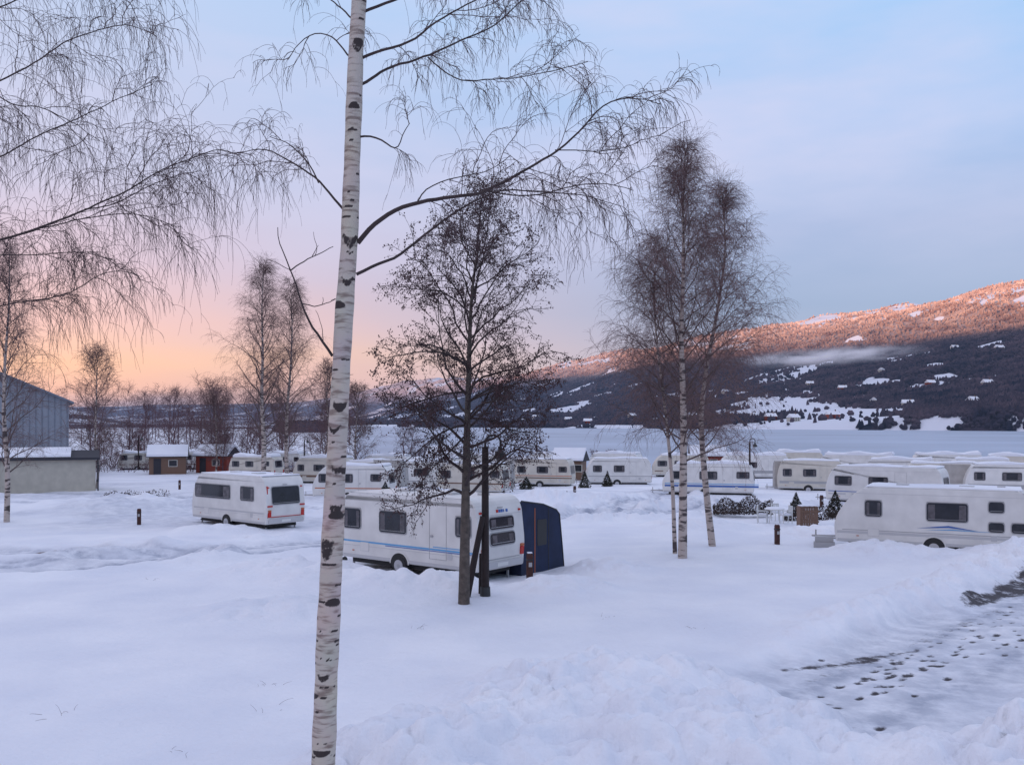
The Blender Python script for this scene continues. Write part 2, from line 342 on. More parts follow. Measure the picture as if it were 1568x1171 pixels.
def forest():
    n=230000
    y=560*(9.3)**rng.uniform(0,1,n); x=y*rng.uniform(-.25,.66,n)
    z,h,l=hz(x,y); f=fieldmask(x,y,h)
    clump=fbm(x/60,y/120,88,3)
    sparse=(rng.uniform(size=n)<.03)
    keep=(z>-1.35)&((f<.35)|((clump>.14)&(rng.uniform(size=n)<.6))|sparse)&(h<350)
    keep&=rng.uniform(size=n)<(.5+.45*ss(-.3,.2,clump))
    x,y,z,h=x[keep],y[keep],z[keep],h[keep]; n=len(x)
    H=rng.uniform(3.0,8.5,n)*(1+.35*ss(1500,5000,y)); R=H*rng.uniform(.22,.45,n)
    k=5; an=np.arange(k)*2*np.pi/k
    lay=[(-.05,.9,.7),(.5,.62,1.15),(1.0,.05,.4)]
    bush=rng.uniform(size=n)<.75
    V=[]
    for (t,rr,rb) in lay:
        r2=np.where(bush,rb,rr); hh=np.where(bush,H*.62,H)
        V.append(np.stack([x[:,None]+R[:,None]*r2[:,None]*np.cos(an+0)*rng.uniform(.6,1.4,(n,k)),y[:,None]+R[:,None]*r2[:,None]*np.sin(an),(z+hh*t)[:,None]+0*an],-1))
    V=np.stack(V,1).reshape(-1,3)
    i,q,j=np.meshgrid(np.arange(n),np.arange(2),np.arange(k),indexing='ij'); j2=(j+1)%k; b=i*3*k+q*k
    F=np.stack([b+j,b+j2,b+k+j2,b+k+j],-1).reshape(-1,4)
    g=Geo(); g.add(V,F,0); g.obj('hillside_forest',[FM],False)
forest()
# --------------------------------------------------------------- mesh builder for objects
class MB:
    def __init__(s): s.v=[];s.f=[];s.m=[];s.mats=[]
    def mi(s,k):
        if k not in s.mats: s.mats.append(k)
        return s.mats.index(k)
    def face(s,ps,k):
        b=len(s.v); s.v+= [tuple(p) for p in ps]; s.f.append(list(range(b,b+len(ps)))); s.m.append(s.mi(k))
    def loft(s,rings,k,cap=True):
        b=len(s.v); n=len(rings[0])
        for r in rings: s.v+=[tuple(p) for p in r]
        for i in range(len(rings)-1):
            for j in range(n):
                j2=(j+1)%n; s.f.append([b+i*n+j,b+i*n+j2,b+(i+1)*n+j2,b+(i+1)*n+j]); s.m.append(s.mi(k))
        if cap:
            s.f.append([b+j for j in range(n)][::-1]); s.m.append(s.mi(k))
            s.f.append([b+(len(rings)-1)*n+j for j in range(n)]); s.m.append(s.mi(k))
    def box(s,x0,x1,y0,y1,z0,z1,k):
        s.loft([[(x0,y0,z),(x1,y0,z),(x1,y1,z),(x0,y1,z)] for z in (z0,z1)],k)
    def cyl(s,p0,p1,r0,r1,n,k):
        p0=Vector(p0);p1=Vector(p1);t=(p1-p0).normalized(); a=t.orthogonal().normalized(); b=t.cross(a)
        s.loft([[p+(a*math.cos(2*math.pi*i/n)+b*math.sin(2*math.pi*i/n))*r for i in range(n)] for p,r in((p0,r0),(p1,r1))],k)
    def tube(s,pts,rs,n,k):
        pts=[Vector(p) for p in pts]; rings=[]
        for i,p in enumerate(pts):
            t=(pts[min(i+1,len(pts)-1)]-pts[max(i-1,0)]).normalized(); a=t.cross(Vector((0.13,.99,.05))).normalized(); b=t.cross(a)
            rings.append([p+(a*math.cos(2*math.pi*j/n)+b*math.sin(2*math.pi*j/n))*rs[i] for j in range(n)])
        s.loft(rings,k)
    def panel(s,o,u,v,w,h,th,k,r=0,n=3):
        o=Vector(o);u=Vector(u).normalized();v=Vector(v).normalized();nn=u.cross(v)
        if r<=0: q=[(0,0),(w,0),(w,h),(0,h)]
        else:
            q=[]
            for (cx,cy,a0) in((w-r,r,-90),(w-r,h-r,0),(r,h-r,90),(r,r,180)):
                for i in range(n+1):
                    a=math.radians(a0+90*i/n); q.append((cx+r*math.cos(a),cy+r*math.sin(a)))
        s.loft([[o+u*a+v*b-nn*.004 for a,b in q],[o+u*a+v*b+nn*th for a,b in q]],k)
    def obj(s,name,loc=(0,0,0),yaw=0,smooth=False,tilt=0):
        me=bpy.data.meshes.new(name); me.from_pydata(s.v,[],s.f)
        for k in s.mats: me.materials.append(M[k])
        me.polygons.foreach_set('material_index',s.m)
        if smooth: me.polygons.foreach_set('use_smooth',[True]*len(s.f))
        me.update()
        o=bpy.data.objects.new(name,me); o.location=loc; o.rotation_euler=(tilt,0,yaw); scene.collection.objects.link(o); return o
def roundpoly(pts,rs,n=4):
    out=[]; N=len(pts)
    for i,(x,y) in enumerate(pts):
        p=Vector((x,y)); a=Vector(pts[i-1]); b=Vector(pts[(i+1)%N]); r=rs[i]
        if r<=0: out.append((x,y)); continue
        da=(a-p).normalized(); db=(b-p).normalized(); A=p+da*r; B=p+db*r
        for j in range(n+1):
            t=j/n; q=A*(1-t)**2+p*2*t*(1-t)+B*t*t; out.append((q.x,q.y))
    return out
def offset(poly,d):
    N=len(poly); out=[]
    for i in range(N):
        a=Vector(poly[i-1]);b=Vector(poly[(i+1)%N]); t=(b-a).normalized(); nrm=Vector((t.y,-t.x))
        out.append((poly[i][0]-nrm.x*d,poly[i][1]-nrm.y*d))
    return out
def caravan(x,y,yawdeg,L=6.2,W=2.3,H=2.6,body='white',front=.5,wins=(),door=None,endwins=(),stripes=(),snow=.0,wheel=None,tail=False,lines=True,dz=0,badge=False,redend=False):
    b=MB(); zb=.36
    prof=[(0.05,zb),(L-.03,zb),(L+.03,1.15),(L-.10,2.25),(L-.32,H),(front+.15,H),(front*.45,H-.55),(-.04,1.15)]
    prof=roundpoly(prof,[.08,.08,.25,.2,.28,.35,.5,.35])
    rings=[]
    for (yy,ins) in [(0.0,.05),(.012,.02),(.05,0),(W-.05,0),(W-.012,.02),(W,.05)]:
        rings.append([(px,yy,pz) for px,pz in offset(prof,ins)])
    b.loft(rings,body)
    U=(1,0,0);VV=(0,0,1)
    def xe(z): return L+.03-(.0 if z<1.15 else (z-1.15)/1.1*.13)-(0 if z>1.15 else (1.15-z)/.79*.06)
    b.box(.5,L-.4,.25,W-.25,.18,zb+.02,'black')
    for lx in (.5,L-.45):
        for ly in (.3,W-.3): b.box(lx-.03,lx+.03,ly-.03,ly+.03,-.15,zb,'trim')
    b.cyl((0.3,W*.25,.38),(-1.05,W*.5,.40),.035,.035,6,'trim'); b.cyl((0.3,W*.75,.38),(-1.05,W*.5,.40),.035,.035,6,'trim')
    b.cyl((-.9,W*.5,-.1),(-.9,W*.5,.65),.03,.03,8,'trim'); b.cyl((-.9,W*.5-.04,-.0),(-.9,W*.5+.04,-.0),.11,.11,12,'black')
    b.panel((.12,0,zb+.03),U,VV,L-.24,.10,.012,'lightgrey',.03)
    if lines:
        for zz in (.78,H-.28): b.panel((front*.5+.1,0,zz),U,VV,L-front*.5-.3,.012,.006,'lightgrey')
    b.tube([(front+.3,.02,H-.035),(L-.5,.02,H-.035)],[.018,.018],5,'trim')
    for (k,x0,x1,z0,z1) in stripes: b.panel((x0,0,z0),U,VV,x1-x0,z1-z0,.005,k)
    for (x0,x1,z0,z1) in wins:
        b.panel((x0-.035,0,z0-.035),U,VV,x1-x0+.07,z1-z0+.07,.016,'trim',.11)
        b.panel((x0,0,z0),U,VV,x1-x0,z1-z0,.03,'glass',.09)
        if x1-x0>.6:
            cw=(x1-x0)*.17
            for cx in(x0+.05,x1-.05-cw): b.panel((cx,0,z0+.06),U,VV,cw,z1-z0-.12,.031,'curtain',.03)
        b.panel((x0+.05,0,z0+.055),U,VV,x1-x0-.1,.012,.034,'trim')
        b.panel((x0,0,z1+.015),U,VV,x1-x0,.02,.035,'trim')
    if door:
        x0,x1=door
        for a in (x0,x1): b.panel((a,0,.62),U,VV,.012,1.75,.008,'trim')
        for zz in (.62,2.36): b.panel((x0,0,zz),U,VV,x1-x0,.012,.008,'trim')
        b.panel((x0+.06,0,1.3),U,VV,.10,.07,.03,'trim',.02)
    b.panel((L*.18,0,.62),U,VV,.42,.30,.008,'lightgrey',.03); b.panel((L*.18+.012,0,.632),U,VV,.396,.276,.011,body,.03)
    b.panel((L*.80,0,.66),U,VV,.20,.20,.012,'lightgrey',.02)
    wx=wheel if wheel else L*.47
    for w_ in [wx]:
        arc=[(w_+.43*math.cos(math.radians(a)),.34+.40*math.sin(math.radians(a))) for a in range(0,181,15)]
        b.loft([[(px,-.02,pz) for px,pz in arc],[(px,-.012,pz) for px,pz in arc]],body)
        arc=[(w_+.38*math.cos(math.radians(a)),.34+.35*math.sin(math.radians(a))) for a in range(0,181,15)]
        b.loft([[(px,-.028,pz) for px,pz in arc],[(px,.0,pz) for px,pz in arc]],'black')
        b.cyl((w_,-.045,.29),(w_,.2,.29),.30,.30,20,'black'); b.cyl((w_,-.065,.29),(w_,.1,.29),.19,.2,16,'hub')
        b.cyl((w_,-.075,.29),(w_,.1,.29),.06,.06,10,'trim')
        b.cyl((w_,W-.2,.29),(w_,W+.0,.29),.30,.30,16,'black')
    for t in (.12,.5,.9): b.panel((L*t,0,.60),U,VV,.09,.035,.015,'orange')
    def ep(k,y0,y1,z0,z1,th,r=0):
        v=(xe(z1)-xe(z0),0,z1-z0); b.panel((xe(z0),y0,z0),(0,1,0),v,y1-y0,Vector(v).length,th,k,r)
    for (y0,y1,z0,z1) in endwins:
        ep('trim',y0-.04,y1+.04,z0-.04,z1+.04,.018,.12); ep('glass',y0,y1,z0,z1,.034,.1); ep('trim',y0+.05,y1-.05,z0+.05,z0+.065,.037)
        if z1-z0<.7:
            ep('curtain',y0+.08,y0+.3,z0+.08,z1-.06,.036); ep('curtain',y1-.3,y1-.08,z0+.08,z1-.06,.036)
    if badge:
        for i,wd in enumerate((.09,.09,.08,.03,.09)): ep('blue' if i else 'red',.95+i*.12,.95+i*.12+wd,2.10,2.19,.012)
        ep('lightgrey',.12,W-.12,2.03,2.045,.01); ep('lightgrey',.2,.215,.7,2.2,.01); ep('lightgrey',W-.215,W-.2,.7,2.2,.01)
    if redend:
        ep('red',.06,.34,1.20,1.27,.03); ep('red',W-.34,W-.06,1.20,1.27,.03); ep('red',.06,W-.06,.70,.73,.03); ep('red',.08,.14,.75,2.2,.02)
    if tail:
        ep('lightgrey',.12,W-.12,.42,.62,.05,.06)
        for yy in (.10,W-.26):
            ep('red',yy,yy+.16,.72,.98,.045,.03); ep('orange',yy,yy+.16,.985,1.06,.045,.02); ep('red',yy+.02,yy+.12,2.1,2.16,.03)
        ep('plate',W*.5-.26,W*.5+.26,.46,.57,.056)
        ep('trim',W*.5-.12,W*.5+.12,2.24,2.27,.03)
        ep('trim',.28,W-.28,.68,.70,.02)
    for (rx,ry,rs) in ((L*.35,W*.5,.22),(L*.68,W*.45,.26),(L*.85,W*.6,.14)):
        b.box(rx-rs,rx+rs,ry-rs,ry+rs,H-.02,H+.07,'lightgrey')
    if snow>0:
        top=[(L-.5+(front+.45-L+.5)*t,0) for t in np.linspace(0,1,9)]
        rg=[]
        for yy,i in [(.04,.05),(.07,.0),(.25,-.01),(W*.5,-.03),(W-.25,-.01),(W-.07,.0),(W-.04,.05)]:
            ring=[(front+.22,yy,H-.02),(L-.38,yy,H-.02),(L-.36,yy,H+snow*.6)]
            for (tx,_) in top: ring.append((tx,yy,H+snow*(1-i*6)*(.82+.35*math.sin(tx*1.7+x)+.15*math.sin(tx*4.3+yy*3))))
            ring.append((front+.22,yy,H+snow*.5)); rg.append(ring)
        b.loft(rg,'snow')
    z=float(base_z(np.array(x),np.array(y)))+.0 if y>60 else gz(x+math.cos(math.radians(yawdeg))*L*.5,y+math.sin(math.radians(yawdeg))*L*.5)
    o=b.obj('caravan',(x,y,z+dz),math.radians(yawdeg))
    return o
caravan(-5.95,32.05,-37.7,6.25,2.3,2.58,front=.35,wins=[(.35,1.15,1.35,2.0),(2.05,3.25,1.32,2.0),(5.35,5.95,1.4,2.0)],door=(4.25,4.95),
  endwins=[(.55,1.75,1.60,1.96),(.55,1.75,1.12,1.48)],stripes=[('lblue',.1,6.1,.90,.955),('blue',2.3,6.1,.86,.885),('lblue',4.4,5.6,.99,1.02)],tail=True,wheel=2.95,dz=-.02,badge=True)
caravan(-16.75,49.2,-40,6.5,2.3,2.68,front=.6,wins=[(.35,3.5,1.45,2.12),(4.4,5.5,1.45,2.12)],endwins=[(.35,1.95,1.32,2.15)],
  stripes=[('lightgrey',.2,6.3,.85,.93)],tail=True,wheel=3.2,snow=.04,dz=-.10,redend=True)
cv=caravan(12.75,37.2,-27.3,6.9,2.35,2.55,front=.95,wins=[(1.15,1.75,1.4,2.0),(3.35,4.75,1.32,2.0),(5.45,5.95,1.72,2.1),(5.45,5.95,1.0,1.34),(6.2,6.75,1.0,1.34)],
  stripes=[('lightgrey',.1,6.8,.70,.80),('trim',.3,6.7,.83,.86)],wheel=3.6,snow=.04,dz=-.22)
b=MB(); b.face([(3.0,-.012,1.02),(4.1,-.012,1.16),(5.1,-.012,1.0),(4.1,-.012,1.08)],'blue'); b.face([(3.3,-.014,.96),(4.2,-.014,1.03),(6.0,-.014,.97),(4.2,-.014,.99)],'lblue')
oo=b.obj('decal'); oo.parent=cv
std=[(.5,1.3,1.4,2.0),(2.3,3.4,1.4,2.0),(4.6,5.3,1.5,2.0)]
def X(px,d): return (px-784)/1440*d
rows=[
 (478,68,-8,5.6,2.6,'white',[('orange',.2,5.4,.95,1.02)],.16),
 (598,80,-5,5.4,2.6,'white',[('trim',.2,5.2,.9,1.0)],.2),
 (668,76,-10,6.0,2.6,'cream',[('brown',.2,5.8,.95,1.05)],.14),
 (786,88,-14,5.8,2.65,'cream',[('orange',.2,5.6,1.12,1.18),('brown',.2,5.6,.9,1.0)],.10),
 (898,90,-6,6.6,2.6,'white',[('trim',.2,6.4,.95,1.02)],.12),
 (1014,74.5,-12,7.6,2.75,'white',[('blue',.2,7.4,.80,.95),('lblue',.2,7.4,1.02,1.08)],.18),
 (1190,80,-20,5.6,2.7,'cream',[('trim',.2,5.4,.8,1.0)],.12),
 (1264,65,-24,7.4,2.65,'white',[('blue',.2,7.2,.95,1.0),('lightgrey',.2,7.2,.75,.85)],.10),
 (1380,76,-18,6.2,2.7,'cream',[('brown',.2,6,.8,1.0)],.16),
 (1478,72,-24,6.6,2.75,'white',[('trim',.2,6.4,.8,1.1)],.15),
 (1100,104,-10,7.5,2.8,'white',[('trim',.2,6.4,.8,1.1)],.3),
 (1250,100,-15,8.5,2.8,'white',[('trim',.2,6.4,.8,1.1)],.3),
 (690,104,-10,6.5,2.7,'white',[('trim',.2,6.2,.8,1.1)],.3),
 (800,108,-10,6.5,2.7,'white',[('orange',.2,6.2,.9,1.0)],.3),
 (448,92,-14,5.6,2.7,'cream',[('brown',.2,5.2,.8,1.0)],.25),
 (548,104,-12,6,2.7,'white',[('blue',.2,5.6,.9,1.0)],.25),
 (520,88,-30,5.6,2.6,'white',[('trim',.2,5.2,.9,1.0)],.2),
 (1400,108,-10,7.5,2.7,'white',[('trim',.2,6.2,.8,1.1)],.3),
 (350,104,-16,5.6,2.5,'cream',[('brown',.2,5.2,.8,1.0)],.3),
 (1000,108,-8,6.5,2.7,'cream',[('brown',.2,6.2,.8,.9)],.25),
 (900,112,-14,6.0,2.7,'white',[('blue',.2,5.8,.8,.9)],.25),
 (1180,110,-6,6.5,2.8,'cream',[('trim',.2,6.2,.8,.9)],.3),
 (1320,92,-30,6.5,2.7,'white',[('orange',.2,6.2,.8,.86)],.25),
 (1500,96,-20,6.5,2.8,'cream',[('trim',.2,6.2,.8,.9)],.3),
 (1445,84,-28,6.0,2.7,'white',[('blue',.2,5.8,.8,.86)],.2),
 (745,96,-30,5.6,2.6,'white',[('lblue',.2,5.4,.9,.95)],.25),
 (620,92,-20,5.6,2.6,'cream',[('orange',.2,5.4,.9,.95)],.25),
 (405,118,-10,5.6,2.5,'white',[('blue',.2,5.2,.8,.9)],.3),
 (270,122,-35,5.2,2.4,'white',[('brown',.2,5.0,.8,.9)],.3),
 (180,118,15,5.2,2.4,'cream',[('brown',.2,5.0,.8,.9)],.3),
]
for i,(px,d,yw,L,H,bd,st,sn) in enumerate(rows):
    sc=L/6.0; r=np.random.default_rng(i)
    w=[(a*sc+r.uniform(-.1,.1),b_*sc+r.uniform(-.15,.2),z0,z1) for a,b_,z0,z1 in std]
    if i%3==1: w=w[:2]
    caravan(X(px,d),d,yw+r.uniform(-12,8),L*r.uniform(.92,1.04),2.3,H*r.uniform(.95,1.04),bd,front=r.uniform(.2,.9),wins=w,door=(3.7*sc,4.3*sc),endwins=[(.4,1.9,1.35,2.05)],stripes=st,snow=sn,tail=i%2==0,dz=-.18)
def awning(x,y,yawdeg,L,D,k,z1=2.4,z2=1.95,name='awning_tent'):
    b=MB()
    prof=[(0,0),(D,0),(D-.12,.8),(D-.28,z2-.1),(D-.45,z2+.04),(D*.5,(z1+z2)/2+.05),(0,z1)]
    b.loft([[(xx,py*1.0,pz) for py,pz in prof] for xx in (0,L*.33,L*.66,L)],k)
    ed='iron' if k=='navy' else 'trim'
    for xx in (0,L*.33,L*.66,L):
        b.tube([(xx,D+.01,.0),(xx,D-.1,.8),(xx,D-.26,z2-.1),(xx,D-.44,z2+.06),(xx,D*.5,(z1+z2)/2+.07),(xx,0,z1+.02)],[.025]*6,5,ed)
    for t in (.3,.62):
        b.panel((L,D*t,.02),(0,1,0),(0,0,1),.03,(z1+z2)/2-.05,.01,'orange' if t<.5 and k=='navy' else ed)
    b.panel((L,D*.36,.9),(0,1,0),(0,0,1),D*.22,.85,.012,ed,.05)
    return b.obj(name,(x,y,gz(x,y)-.02),math.radians(yawdeg))
ca,sa=math.cos(math.radians(-37.7)),math.sin(math.radians(-37.7))
awning(-5.95+ca*2.9-sa*2.32,32.05+sa*2.9+ca*2.32,-37.7,3.2,2.4,'navy')
awning(X(1186,82),82,-12,2.6,2.2,'canvascream'); awning(X(1440,74),74,-24,2.4,2.2,'canvascream'); awning(X(740,82),82,-10,2.4,2.2,'canvascream'); awning(X(572,74),74,-14,2.2,2.0,'canvascream')
def cabin(px,d,k,yaw,L=4,W=3,h=2.1):
    x=X(px,d); b=MB(); b.box(0,L,0,W,-.6,h,k)
    b.loft([[(xx,yy,zz) for yy,zz in((-.35,h-.08),(W+.35,h-.08),(W/2,h+1.0))] for xx in(-.3,L+.3)],'darkroof')
    b.loft([[(xx,yy,zz) for yy,zz in((-.33,h+.0),(W/2,h+1.05),(W+.33,h+.0),(W+.3,h+.25),(W/2,h+1.35),(-.3,h+.25))] for xx in(-.25,L+.25)],'snow')
    b.box(.5,1.3,-.05,-.001,0,1.85,'darkroof'); b.box(2.1,3.1,-.05,-.001,.9,1.7,'housewhite'); b.box(2.18,3.02,-.07,-.051,.98,1.62,'glass')
    b.obj('garden_cabin',(x,d,float(base_z(np.array(x),np.array(d)))),yaw)
cabin(300,112,'housered',-.2); cabin(228,108,'brown',.3); cabin(1060,116,'housered',-.1); cabin(848,100,'brown',-.3,3,2.4); cabin(655,112,'housered',-.2,3.5,2.6)
# ----------------------------------------------------------------- lamps, posts
def lamp(px,d,H=4.15,r=.07):
    x=X(px,d); b=MB()
    b.cyl((0,0,-.2),(0,0,H*.97),r*1.25,r,10,'dwood')
    b.cyl((0,0,-.2),(0,0,.25),r*1.7,r*1.5,10,'iron')
    pts=[]
    for i in range(11):
        a=math.radians(180-200*i/10); pts.append((.21+.21*math.cos(a),0,H-.02+.21*math.sin(a)))
    pts=[(0,0,H-.5)]+pts
    b.tube(pts,[.03]*len(pts),6,'iron')
    ex=pts[-1][0]; ez=pts[-1][2]
    prof=[(ez,.02),(ez-.06,.05),(ez-.14,.07),(ez-.2,.14),(ez-.34,.19),(ez-.36,.19)]
    b.loft([[(ex+rr*math.cos(2*math.pi*j/14),rr*math.sin(2*math.pi*j/14),z) for j in range(14)] for z,rr in prof],'iron')
    b.cyl((ex,0,ez-.42),(ex,0,ez-.355),.09,.14,12,'lampglass')
    return b.obj('street_lamp',(x,d,gz(x,d)))
lamp(743,25.4,4.15,.09); lamp(1148,73,4.2); o=lamp(822,112,4.2); lamp(672,118,4.3); lamp(466,112,4.2); o=lamp(212,118,4.2)
def bollard(px,d,H=.82,w=.09):
    x=X(px,d); b=MB()
    rings=[]
    for z,r in((-.2,w),(H-.06,w),(H,w*.7)):
        rings.append([(sx*r,sy*r,z) for sx,sy in((-1,-.8),(-.8,-1),(.8,-1),(1,-.8),(1,.8),(.8,1),(-.8,1),(-1,.8))])
    b.loft(rings,'postred'); b.box(-w*1.06,w*1.06,-w*1.06,w*1.06,H-.22,H-.17,'iron')
    b.box(-.05,.05,-w-.03,-w+.01,H-.40,H-.27,'trim')
    b.loft([[(sx*w*.75,sy*w*.75,z) for sx,sy in((-1,-1),(1,-1),(1,1),(-1,1))] for z in(H-.001,H+.03)],'snow')
    b.obj('wooden_post',(x,d,gz(x,d)),.2)
for px,d in((213,47.6),(275,80),(811,28.3),(1190,38.7),(880,70),(1258,60),(640,60),(905,96)): bollard(px,d)
b=MB(); b.cyl((-.18,0,-.3),(.30,.12,2.15),.10,.075,10,'dwood'); b.cyl((.22,.5,-.3),(.24,.45,1.1),.06,.05,8,'dwood')
b.cyl((-.25,.02,-.2),(-.16,0.02,.35),.1,.09,8,'dwood'); b.obj('tree_stake',(X(722,25.2),25.2,gz(X(722,25.2),25.2)))
def table(px,d):
    x=X(px,d); b=MB()
    b.cyl((0,0,.70),(0,0,.73),.5,.5,20,'plastic'); b.cyl((0,0,.73),(0,0,.80),.47,.40,16,'snow')
    for a in range(4):
        c,s=math.cos(a*math.pi/2+.5),math.sin(a*math.pi/2+.5); b.cyl((c*.25,s*.25,.7),(c*.38,s*.38,0),.025,.02,6,'plastic')
    b.obj('garden_table',(x,d,gz(x,d)))
def chair(px,d,yaw):
    x=X(px,d); b=MB()
    b.box(-.24,.24,-.24,.24,.40,.43,'plastic')
    for sx in(-.22,.22):
        b.cyl((sx,-.22,0),(sx*.95,-.2,.62),.022,.02,6,'plastic'); b.cyl((sx,.24,0),(sx*.95,.27,.86),.022,.02,6,'plastic'); b.box(sx-.03,sx+.03,-.24,.26,.61,.64,'plastic')
    for i in range(5): b.box(-.2+i*.088,-.2+i*.088+.055,.25,.275,.43,.86,'plastic')
    b.box(-.22,.22,.245,.28,.84,.9,'plastic'); b.box(-.2,.2,-.22,.2,.432,.50,'snow')
    b.obj('garden_chair',(x,d,gz(x,d)),yaw)
table(1186,48); chair(1168,48.3,1.2); chair(1203,47.4,-1.4); chair(1190,49.4,.2)
b=MB()
for i in range(7): b.box(-.42+i*.12,-.42+i*.12+.10,0,.03,.05,1.0+.03*(i%2),'brown')
b.box(-.45,.45,-.03,0,.25,.33,'brown'); b.box(-.45,.45,-.03,0,.75,.83,'brown'); b.box(-.42,.40,.0,.5,.95,1.02,'brown'); b.box(-.40,.38,.02,.48,1.02,1.08,'snow')
b.box(-.45,-.42,.03,.5,.0,1.0,'brown'); b.box(.40,.43,.03,.5,.0,1.0,'brown'); b.obj('wooden_box_stand',(X(1240,45),45,gz(X(1240,45),45)),.1)
b=MB(); b.box(-.4,.4,-.2,.2,0,.22,'trim'); b.box(-.35,.35,-.1,.2,.22,.44,'trim'); b.obj('caravan_step',(X(1262,37.5),37.5,gz(X(1262,37.5),37.5)),-.3)
def leafvol(name,x,d,fn,n,k,size,snowpart=0):
    r=np.random.default_rng(int(abs(x)*10)+n); P=fn(r,n); z0=gz(x,d)
    A=r.normal(size=(n,3)); A/=np.linalg.norm(A,axis=1,keepdims=True); B=np.cross(A,r.normal(size=(n,3))); B/=np.linalg.norm(B,axis=1,keepdims=True)
    s=size*r.uniform(.5,1.3,(n,1))
    V=np.stack([P-A*s,P-B*s*.5,P+A*s,P+B*s*.5],1).reshape(-1,3)
    F=np.arange(n*4).reshape(-1,4); mi=(r.uniform(size=n)<snowpart*ss(.2,.8,P[:,2])).astype(int)
    me=meshnp(name,V,F,mi,[M[k],M['snow']],False); o=bpy.data.objects.new(name,me); o.location=(x,d,z0); scene.collection.objects.link(o)
def hedgef(L,H,ang):
    def f(r,n):
        t=r.uniform(0,L,n); c,s=math.cos(ang),math.sin(ang); w=r.normal(0,.25,n); h=r.uniform(0,1,n)**1.3*H*(.35+1.0*vnoise(t*1.5,t*0,4))
        return np.stack([t*c-w*s,t*s+w*c,h],1)
    return f
def conef(R,H):
    def f(r,n):
        h=r.uniform(0,1,n)**1.3; a=r.uniform(0,2*np.pi,n); q=R*np.minimum(1,(1-h)*1.25)*r.uniform(.55,1,n)*(1+.25*np.sin(a*5+h*9))
        return np.stack([q*np.cos(a),q*np.sin(a),h*H],1)
    return f
leafvol('hedge',X(1092,52),52,hedgef(3.2,1.0,-.15),4200,'hedge',.055,.12)
leafvol('hedge',X(1205,49),49.5,hedgef(3.0,.8,-.25),2400,'hedge',.055,.12)
leafvol('hedge',X(160,70),70,hedgef(5,.45,-.1),700,'hedge',.06,.4)
leafvol('hedge',X(820,68),68,hedgef(3,.5,-.1),600,'hedge',.06,.4)
for px,d,R,H in((1219,52,.42,1.25),(1279,50,.5,1.35),(895,84,.5,1.6),(930,86,.45,1.4),(806,82,.6,1.1),(1405,58,.4,1.2),(1330,62,.3,.8),(590,66,.35,.9)):
    leafvol('thuja_shrub',X(px,d),d,conef(R,H),2200,'thuja',.06,.15)
# ------------------------------------------------------------------ buildings
def shed():
    b=MB(); x0,x1,y0,y1=-14,0,0,6; b.box(x0,x1,y0,y1,-.5,2.7,'creamwall')
    for i in range(93):
        xx=x0+.1+i*.15; b.box(xx,xx+.02,y0-.02,y0+.001,0,2.68,'creamwall')
    b.loft([[(x,yy,z) for yy,z in((y0-.35,2.66),(y1+.35,2.66),(y1+.35,2.85),((y0+y1)/2,3.35),(y0-.35,2.85))] for x in(x0-.3,x1+.3)],'darkroof')
    b.loft([[(x,yy,z) for yy,z in((y0-.2,2.91),((y0+y1)/2,3.38),(y1+.2,2.91),(y1+.2,3.05),((y0+y1)/2,3.62),(y0-.15,3.08))] for x in(x0-.2,x1-1.8)],'snow')
    b.box(x1+.12,x1+.22,y0-.25,y0-.15,0,2.7,'darkroof')
    b.box(-11,-10,y0-.04,y0-.0,0,2.1,'trim')
    b.obj('timber_shed',(-33.2,75,-.9),.42)
shed()
def barn():
    b=MB(); x0,x1,y0,y1=-19.,0,0,26; xm=(x0+x1)/2; e=7.7; a=11.9
    b.loft([[(x,yy,z) for x,z in((x0,-1),(x1,-1),(x1,e),(xm,a),(x0,e))] for yy in(y0,y1)],'metalwall')
    xx=x0+.2
    while xx<x1-.1:
        top=e+(a-e)*(1-abs(xx-xm)/(x1-xm)); b.box(xx,xx+.08,y0-.05,y0+.001,0,top-.12,'roofgrey'); xx+=.6
    for s in(-1,1):
        xe_=xm+s*((x1-xm)+.5); ze=e-.2
        b.loft([[(xm,yy,a+.0),(xe_,yy,ze),(xe_,yy,ze+.22),(xm,yy,a+.24)] for yy in(y0-.6,y1+.4)],'roofgrey')
    b.box(xm-2,xm+2,y0-.08,y0-.01,-.5,4.2,'roofgrey')
    b.obj('metal_barn',(-47.6,101,-.8),.48)
barn()
def farmhouse(x,y,k,w=8,l=11,h=4.2,yaw=0):
    z=float(hz(np.array([x]),np.array([y]))[0][0]); b=MB()
    b.box(-l/2,l/2,-w/2,w/2,-2,h,k)
    b.loft([[(xx,yy,zz) for yy,zz in((-w/2-.5,h-.1),(w/2+.5,h-.1),(0,h+w*.45))] for xx in(-l/2-.5,l/2+.5)],'snow')
    for i in range(3):
        for zz in(.8,2.7): b.box(-l/2+1.3+i*3.2,-l/2+2.4+i*3.2,-w/2-.06,-w/2+.01,zz,zz+1.1,'glass')
    b.box(l*.2,l*.2+1,-.4,.4,h+w*.2,h+w*.45+1.2,'brown')
    b.obj('farmhouse',(x,y,z),yaw)
